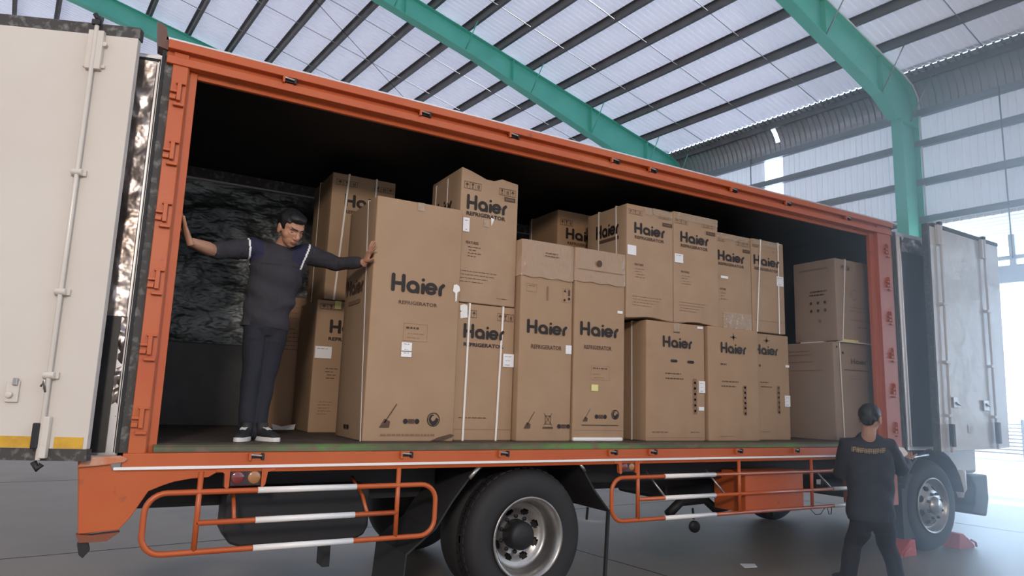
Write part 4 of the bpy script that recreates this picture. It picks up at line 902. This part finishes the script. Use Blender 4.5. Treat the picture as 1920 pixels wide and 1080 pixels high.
# ------------------------------------------------------------------ people
def solidify(name, prims, m, parent, vox=.008, smooth=6, lb=None, sculpt=None, paint=None):
    """prims drawn into one MB, fused into one continuous skin"""
    ob = prims.build(name+'_tmp', recalc=True, origin=(0, 0, 0))
    rm = ob.modifiers.new('r', 'REMESH'); rm.mode = 'VOXEL'; rm.voxel_size = vox; rm.use_smooth_shade = True
    sm = ob.modifiers.new('s', 'SMOOTH'); sm.iterations = smooth; sm.factor = .5
    dg = bpy.context.evaluated_depsgraph_get(); dg.update()
    me = bpy.data.meshes.new_from_object(ob.evaluated_get(dg)); bpy.data.objects.remove(ob)
    pl = parent_loc(parent)
    if sculpt:
        for v in me.vertices: v.co = sculpt(Vector((v.co.x, v.co.y, v.co.z-G)))+Vector((0, 0, G))
    for v in me.vertices: v.co -= pl
    ms = m if isinstance(m, list) else [m]
    me.materials.clear()
    for q in ms: me.materials.append(q)
    if paint:
        for p in me.polygons: p.material_index = paint(Vector(p.center)+pl-Vector((0, 0, G)))
    for p in me.polygons: p.use_smooth = True
    o = bpy.data.objects.new(name, me); COL.objects.link(o); o.parent = parent; WORLD[o.name] = pl
    if lb: o['label'] = lb
    return o
def limb(mb, pts, r, m, n=14):
    mb.tube(pts, r, m, n); 
    for p, q in ((pts[0], r[0]), (pts[-1], r[-1])):
        q = q if isinstance(q, (int, float)) else min(q); mb.ball(p, q*.98, m, 12)
def lerp(a, b, t): return tuple(a[i]+(b[i]-a[i])*t for i in range(3))
def head(center, fwd, upv, s, m, ears=True):
    """returns MB of a head; fwd = facing, upv = crown; s = scale (1 = 0.225 m tall)"""
    f = Vector(fwd).normalized(); u = Vector(upv); u = (u-f*u.dot(f)).normalized(); r = f.cross(u)
    R = Matrix((r, f, u)).transposed(); c = Vector(center)
    W = lambda x, y, z: c+R @ Vector((x*s, y*s, z*s))
    mb = MB()
    B_ = lambda p, q, k=16: mb.ball(W(*p), tuple(a*s for a in q), m, k, R)
    B_((0, -.012, .035), (.076, .094, .078)); B_((0, .012, .0), (.066, .078, .08)); B_((0, .030, -.045), (.052, .056, .055)); B_((0, .055, -.078), (.028, .026, .022))
    B_((.04, .035, -.02), (.026, .03, .032)); B_((-.04, .035, -.02), (.026, .03, .032))
    mb.tube([W(0, .082, .022), W(0, .094, .0), W(0, .106, -.022)], [.009*s, .011*s, .014*s], m, 10); B_((0, .100, -.026), (.017, .012, .010)); B_((.012, .092, -.028), (.008, .01, .007)); B_((-.012, .092, -.028), (.008, .01, .007))
    mb.tube([W(-.048, .066, .030), W(-.02, .088, .034), (W(.02, .088, .034)), W(.048, .066, .030)], [.008*s, .010*s, .010*s, .008*s], m, 8)
    B_((0, .083, -.053), (.022, .012, .008)); B_((0, .081, -.063), (.018, .011, .007))
    if ears:
        for q in (-1, 1): B_((q*.077, -.004, -.008), (.010, .020, .032)); B_((q*.080, -.010, .008), (.008, .018, .018))
    return mb, W, R
def hair(W, R, s, parent, cut, seed=2):
    mb = MB(); mb.ball(W(0, -.016, .042), (.083*s, .100*s, .084*s), HAIR, 24, R); mb.ball(W(0, .030, .088), (.060*s, .055*s, .034*s), HAIR, 18, R); mb.ball(W(0, -.06, .0), (.066*s, .05*s, .06*s), HAIR, 18, R)
    inv = R.transposed(); c = W(0, 0, 0); rnd = random.Random(seed)
    ph = [rnd.uniform(0, 6) for _ in range(6)]
    def sc(p):
        q = inv @ (p-c)/s; k = .0012*(math.sin(q.x*110+ph[0])+math.sin(q.y*90+q.z*60+ph[1])+math.sin(q.z*120+q.x*80+ph[2]))
        q = q+q.normalized()*k
        if q.y > .03 and q.z < cut: q.z = cut+(q.z-cut)*.25; q.y = min(q.y, .055+.3*(q.z-cut)) if q.z < cut else q.y
        if q.z < -.02: q.x *= .92
        return c+R @ (q*s)
    return solidify('hair', mb, HAIR, parent, .006, 3, sculpt=sc)
def hand(mb, wrist, pdir, pn, spread, curl, s, m, thumb_side=1, lens=(.072, .080, .075, .060)):
    """wrist point, pdir = direction of the fingers, pn = normal out of the palm"""
    d = Vector(pdir).normalized(); n_ = Vector(pn); n_ = (n_-d*n_.dot(d)).normalized(); q = d.cross(n_)*thumb_side; w0 = Vector(wrist)
    mb.tube([w0-d*.03*s, w0+d*.015*s, w0+d*.05*s, w0+d*.088*s], [(.020*s, .027*s), (.017*s, .031*s), (.015*s, .040*s), (.012*s, .041*s)], m, 12, ref=n_)
    for i, L in enumerate(lens):
        o = (1.5-i)*.0205*s; base = w0+d*.084*s+q*o; sp = (1.5-i)*spread
        dd = (d+q*sp).normalized(); p = base; pts = [p]; rr = [.0098*s]
        for k, fr in enumerate((.45, .30, .25)):
            dd = (dd+n_*curl*(.5+.5*k)).normalized(); p = p+dd*L*fr*s; pts.append(p); rr.append((.0092, .0085, .0068)[k]*s)
        mb.tube(pts, rr, m, 9); mb.ball(pts[-1], .0068*s, m, 8)
    b = w0+d*.022*s+q*.026*s; td = (d*.55+q*.8+n_*.2).normalized(); p1 = b+td*.036*s; p2 = p1+(td+d*.35).normalized()*.030*s; p3 = p2+(td+d*.5).normalized()*.022*s
    mb.tube([b-td*.01*s, p1, p2, p3], [.014*s, .0125*s, .0105*s, .008*s], m, 9); mb.ball(p3, .008*s, m, 8)
# ---- left man
P1 = thing('person', 'man in charcoal sweater and dark jeans standing inside the truck, arms spread, looking down', 'person', (.65, .36, FL))
hc = (.757, .355, 1.512); hf = Vector((.42, -1, -.72)); hu = Vector((.10, -.45, 1))
hm, W1, R1 = head(hc, hf, hu, 1.12, SKIN)
bm_ = hm
bm_.tube([(.722, .47, 1.36), (.735, .445, 1.42), (.755, .40, 1.48)], [.062, .052, .050], SKIN, 14)
bm_.ball((.71, .47, 1.30), (.15, .075, .06), SKIN); bm_.tube([(.70, .47, 1.28), (.665, .465, .90)], [(.075, .12), (.075, .11)], SKIN, 14, ref=(0, 1, 0))
wl, el, sl = (.118, .175, 1.292), (.275, .355, 1.288), (.525, .47, 1.362)
limb(bm_, [sl, el, lerp(el, wl, .35), wl], [.04, .042, .045, .030], SKIN)
wr, er, sr = (1.292, .335, 1.338), (1.150, .52, 1.335), (.905, .47, 1.37)
limb(bm_, [sr, er, wr], [.04, .036, .024], SKIN)
hand(bm_, (.100, .155, 1.30), (-.40, -.28, .85), (-1, -.1, -.45), .22, -.05, 1.12, SKIN, -1)
hand(bm_, (1.300, .322, 1.340), (.12, -.60, .75), (1, .0, -.10), .30, .10, 1.08, SKIN, -1)
limb(bm_, [(.61, .462, .88), (.592, .42, .45), (.58, .37, .12)], [.05, .038, .03], SKIN); limb(bm_, [(.725, .462, .88), (.712, .45, .60), (.690, .44, .45), (.660, .385, .14)], [.05, .042, .038, .03], SKIN)
inv1 = R1.transposed(); c1 = W1(0, 0, 0)
def face1(p):
    q = inv1 @ (p-c1)/1.12
    for sx in (-1, 1):      # eye sockets
        d2 = ((q.x-sx*.030)/.017)**2+((q.z-.014)/.011)**2
        if q.y > .04 and d2 < 4: q.y -= .010*math.exp(-d2)
    d2 = (q.x/.022)**2+((q.z+.058)/.0022)**2
    if q.y > .05 and d2 < 5: q.y -= .004*math.exp(-d2)
    return c1+R1 @ (q*1.12)
def paint1(p):
    q = inv1 @ (p-c1)/1.12
    if q.y > .06 and abs(q.x) < .021 and -.069 < q.z < -.049: return 1
    if q.y > .03 and .012 < abs(q.x) < .046 and abs(q.z-.034-.10*(abs(q.x)-.03)) < .004: return 2
    return 0
body1 = solidify('body', bm_, [SKIN, LIP, HAIR], P1, .0052, 3, sculpt=face1, paint=paint1)
hair(W1, R1, 1.12, P1, .066)
for sx in (-1, 1):
    mb = MB(); mb.ball(W1(sx*.030, .066, .012), (.012, .009, .005), SKIN, 12, R1); mb.tube([W1(sx*.019, .0735, .008), W1(sx*.030, .0765, .006), W1(sx*.041, .0715, .008)], .0016, HAIR, 6); mb.build('eye', P1)
# sweater
mb = MB()
mb.tube([(.655, .46, .80), (.66, .462, .86), (.668, .465, .95), (.69, .468, 1.08), (.708, .47, 1.20), (.715, .47, 1.29), (.718, .468, 1.355), (.728, .458, 1.405)],
        [(.100, .158), (.108, .166), (.105, .160), (.105, .166), (.112, .188), (.110, .200), (.085, .15), (.062, .078)], SWEATER, 28, ref=(0, 1, 0))
limb(mb, [(.60, .47, 1.335), sl, lerp(sl, el, .5), lerp(sl, el, .97)], [.085, .080, .068, .058], SWEATER, 18)
limb(mb, [(.83, .47, 1.335), sr, lerp(sr, er, .5), er, lerp(er, wr, .55), lerp(er, wr, .80)], [.085, .080, .066, .056, .047, .043], SWEATER, 18)
def fold1(p):
    x, y, z = p
    k = 0
    if z < 1.25 and abs(x-.68) < .22:
        k = .007*math.sin(38*z+9*(x-.68)*abs(x-.68)*8+1.2*math.sin(11*x))+.008*math.exp(-((z-.93-.35*abs(x-.66))/.03)**2)+.005*math.sin(21*x+14*z)
    elif abs(x-.72) > .2: k = .004*math.sin(46*x+10*z)
    n_ = Vector((x-.69, (y-.47)*1.3, 0)) if z < 1.3 and abs(x-.7) < .25 else Vector((0, y-.45, z-1.33))
    return p+(n_.normalized()*k if n_.length > 1e-4 else Vector())
def yoke(p):
    x, y, z = p
    # navy yoke over each shoulder, edged by a white stripe
    for sx, xe in ((-1, .492), (1, .900)):
        a = (x-xe)*sx+(z-1.36)*(-.12 if sx < 0 else -.30)
        if -.014 < a < -.001 and z > 1.24: return 2
        if -.10 < a <= -.014 and z > 1.30-.5*(.1+a): return 1
    return 0
solidify('sweater', mb, [SWEATER, NAVY, WHITE_BAND], P1, .0065, 3, sculpt=fold1, paint=yoke)
# jeans
mb = MB()
mb.tube([(.66, .465, .93), (.662, .462, .86), (.668, .46, .80), (.67, .46, .75)], [(.095, .145), (.100, .152), (.100, .152), (.085, .135)], JEANS, 26, ref=(0, 1, 0))
limb(mb, [(.605, .46, .84), (.602, .455, .74), (.598, .44, .60), (.592, .42, .45), (.586, .40, .28), (.582, .375, .14), (.580, .365, .10)], [.080, .086, .076, .064, .058, .056, .058], JEANS, 18)
limb(mb, [(.732, .46, .84), (.728, .46, .74), (.712, .45, .60), (.690, .44, .45), (.672, .42, .28), (.660, .385, .14), (.658, .37, .10)], [.080, .086, .074, .062, .056, .054, .056], JEANS, 18)
def foldj(p):
    x, y, z = p; k = .002*math.sin(33*z+12*x)+.006*math.exp(-((z-.15)/.02)**2)*math.sin(30*x)+.003*math.sin(14*z-30*x)
    cx = .58 if x < .645 else .705
    n_ = Vector((x-cx, y-.42, 0)); return p+(n_.normalized()*k if n_.length > 1e-4 and z < .72 else Vector())
solidify('jeans', mb, JEANS, P1, .007, 2, sculpt=foldj)
def shoe(parent, heel, toe, up_r=.048, tongue=True, sc=1.0):
    h, t_ = Vector(heel), Vector(toe); d = (t_-h); L = d.length; d.normalize(); sd = Vector((-d.y, d.x, 0))
    mb = MB(); pts = []
    for k in range(20):
        a = 2*PI*k/20; u_ = math.cos(a); v_ = math.sin(a)*(1+.12*u_)
        pts.append(h+d*(L*.5+L*.5*u_)+sd*(.044*sc*v_))
    n = len(pts); z0, z1 = 0.001, .030
    mb.add([p+Vector((0, 0, z0)) for p in pts]+[p+Vector((0, 0, z1)) for p in pts], [tuple(range(n))[::-1], tuple(range(n, 2*n))]+[(i, (i+1) % n, n+(i+1) % n, n+i) for i in range(n)], SHOE_WHITE)
    o = mb.build('sole', parent, bevel=.004)
    mb = MB()
    mb.tube([h+d*.012+Vector((0, 0, .05)), h+d*L*.3+Vector((0, 0, .055)), h+d*L*.6+Vector((0, 0, .045)), h+d*L*.85+Vector((0, 0, .036)), h+d*(L-.012)+Vector((0, 0, .030))],
            [(.030, .032), (.038, .040), (.030, .041), (.018, .038), (.008, .024)], SHOE, 18, ref=(0, 0, 1))
    mb.ball(h+d*.03+Vector((0, 0, .055)), (.036, .036, .04), SHOE); mb.tube([h+d*.055+Vector((0, 0, .06)), h+d*.05+Vector((0, 0, .12))], .040, SHOE, 16)
    o2 = solidify('shoe', mb, SHOE, parent, .006, 3)
    if tongue:
        mb = MB(); p = h+d*L*.40+Vector((0, 0, .088)); mb.obox(p-sd*.02-d*.004, sd*.04, d*.03-Vector((0, 0, .008)), Vector((0, 0, .004)), SHOE_WHITE)
        p = h+d*L*.52+Vector((0, 0, .078)); mb.obox(p-sd*.018, sd*.036, d*.012-Vector((0, 0, .004)), Vector((0, 0, .004)), SHOE_WHITE); mb.build('laces', parent)
shoe(P1, (.602, .385, FL), (.500, .190, FL)); shoe(P1, (.648, .385, FL), (.762, .190, FL))
# ---- right man, seen from behind
P2 = thing('person', 'man in navy jacket with gold back print, back turned, beside the truck', 'person', (5.87, -.52, -G))
hc = (5.800, -.645, .300); hf = Vector((.93, .30, -.12)); hu = Vector((.05, 0, 1))
hm, W2, R2 = head(hc, hf, hu, 1.12, SKIN2)
b2 = hm
b2.tube([(5.815, -.60, .10), (5.80, -.625, .17), (5.797, -.635, .25)], [.066, .060, .058], SKIN2, 14)
b2.tube([(5.84, -.58, .10), (5.86, -.555, -.30), (5.875, -.54, -.55)], [(.10, .15), (.09, .14), (.09, .14)], SKIN2, 14, ref=(.487, .859, 0))
rt2 = Vector((.867, -.498, 0)); fw2 = Vector((.498, .867, 0))
def Q2(a, b, z): p = Vector((5.84, -.60, 0))+rt2*a+fw2*b; return (p.x, p.y, z)
sL, eL, wL_ = Q2(-.185, .02, .07), Q2(-.215, .10, -.20), Q2(-.02, .30, -.16)
sR, eR, wR_ = Q2(.175, .02, .06), Q2(.335, .10, -.15), Q2(.50, .29, -.075)
limb(b2, [sL, eL, wL_], [.04, .036, .025], SKIN2); limb(b2, [sR, eR, wR_], [.04, .036, .025], SKIN2)
hand(b2, Q2(.505, .30, -.07), (rt2*.5+fw2*.75+Vector((0, 0, .25))), (-.3, .1, 1), .05, .30, .97, SKIN2, 1)
hand(b2, Q2(.0, .315, -.155), (rt2*.8+fw2*.4+Vector((0, 0, .25))), (.1, .1, 1), .05, .30, .97, SKIN2, -1)
limb(b2, [Q2(-.09, .02, -.60), Q2(-.145, .10, -.82), Q2(-.225, .04, -1.06)], [.07, .05, .035], SKIN2); limb(b2, [Q2(.10, .02, -.60), Q2(.165, .10, -.82), Q2(.20, .06, -1.08)], [.07, .05, .035], SKIN2)
solidify('body', b2, SKIN2, P2, .006, 3); hair(W2, R2, 1.12, P2, .045, 5)
mb = MB()
mb.tube([Q2(-.005, .02, -.60), Q2(-.005, .02, -.54), Q2(0, .02, -.36), Q2(0, .02, -.18), Q2(0, .02, .0), Q2(-.002, .015, .09), Q2(-.01, .01, .135), Q2(-.015, .0, .17)],
        [(.13, .205), (.135, .212), (.130, .205), (.132, .212), (.125, .225), (.105, .19), (.08, .12), (.065, .072)], JACKET, 28, ref=fw2)
limb(mb, [Q2(-.12, .02, .05), sL, lerp(sL, eL, .5), eL, lerp(eL, wL_, .6), lerp(eL, wL_, .85)], [.085, .085, .078, .070, .055, .048], JACKET, 18)
limb(mb, [Q2(.12, .02, .05), sR, lerp(sR, eR, .5), eR, lerp(eR, wR_, .5), lerp(eR, wR_, .72)], [.085, .085, .076, .068, .058, .052], JACKET, 18)
def foldk(p):
    q = p-Vector((5.84, -.60, 0)); a = q.dot(rt2); b = q.dot(fw2)
    k = .005*math.sin(30*p.z+20*a*a*6+math.sin(9*a))+.005*math.sin(25*a-13*p.z)
    n_ = rt2*a*.6+fw2*(b-.03); return p+(n_.normalized()*k if n_.length > 1e-3 and p.z < .05 else Vector())
solidify('jacket', mb, JACKET, P2, .0075, 3, sculpt=foldk)
mb = MB()
def onback(a, z): # back surface of the jacket
    return Q2(a, -.122+1.25*a*a, z)
r = random.Random(4)
for i in range(9):      # letters of the back print, too worn to read: one block per letter
    a0 = -.195+i*.031; z0 = .008-.012*math.sin(i*.4)
    for (x0, x1, y0, y1) in ((0, .007, 0, .042), (.017, .024, 0, .042) if i % 2 else (.008, .022, .034, .042), (.004, .022, .017, .024)):
        v = [onback(a0+x0, z0+y0), onback(a0+x1, z0+y0), onback(a0+x1, z0+y1), onback(a0+x0, z0+y1)]
        v = [(p[0]-fw2.x*.018, p[1]-fw2.y*.018, p[2]) for p in v]; mb.add(v+[(p[0]+fw2.x*.03, p[1]+fw2.y*.03, p[2]) for p in v], [(0, 1, 2, 3), (4, 5, 6, 7), (0, 1, 5, 4), (2, 3, 7, 6)], GOLD_PRINT)
mb.build('back_print', P2)
mb = MB()
mb.tube([Q2(0, .02, -.50), Q2(0, .02, -.60), Q2(0, .02, -.68)], [(.12, .19), (.125, .195), (.10, .17)], JEANS, 24, ref=fw2)
kL, kR = Q2(-.145, .09, -.82), Q2(.165, .09, -.83)
limb(mb, [Q2(-.095, .02, -.60), Q2(-.105, .04, -.70), kL, Q2(-.20, .05, -.98), Q2(-.235, .03, -1.09)], [.092, .094, .078, .072, .070], JEANS, 18)
limb(mb, [Q2(.10, .02, -.60), Q2(.12, .04, -.70), kR, Q2(.195, .05, -.98), Q2(.21, .03, -1.10)], [.092, .094, .078, .070, .068], JEANS, 18)
def foldm(p):
    k = .003*math.sin(30*p.z+14*p.x)+.003*math.sin(30*p.x-22*p.z); a = (p-Vector((5.84, -.60, 0))).dot(rt2)
    n_ = p-Vector(Q2(-.14 if a < 0 else .16, .05, p.z)); return p+(n_.normalized()*k if n_.length > 1e-3 and p.z < -.72 else Vector())
solidify('trousers', mb, JEANS, P2, .0075, 2, sculpt=foldm)
for a, d in ((-.24, -.10), (.215, .05)):
    h = Vector(Q2(a, -.02, -G)); shoe(P2, h, h+(fw2+rt2*d*2).normalized()*.235, tongue=False)
mb = MB(); c = Vector(Q2(.47, .36, -.045)); mb.obox(c, rt2*.13-Vector((0, 0, .03)), fw2*.10+Vector((-.05, 0, .10)), Vector((0, .001, .002)), LABEL)
tag(mb.build('paper_sheet'), 'white paper held by the man in the navy jacket', 'paper')


# ------------------------------------------------------------------ scattering volume added for the lens glare near the bright doorway
hz = bpy.data.materials.new('glare_veil'); hz.use_nodes = True; nt = hz.node_tree; nt.nodes.clear()
vo = nt.nodes.new('ShaderNodeOutputMaterial'); vs = nt.nodes.new('ShaderNodeVolumeScatter')
vs.inputs['Color'].default_value = (.86, .93, 1.0, 1); vs.inputs['Density'].default_value = .13; vs.inputs['Anisotropy'].default_value = .55
nt.links.new(vs.outputs[0], vo.inputs['Volume'])
mb = MB(); mb.box(4.7, 14.8, -13.5, -.02, -G+.01, 6.2, hz); o = mb.build('glare_veil')
o['kind'] = 'stuff'; tag(o, 'bluish haze volume added for lens glare beside the bright doorway', 'haze')
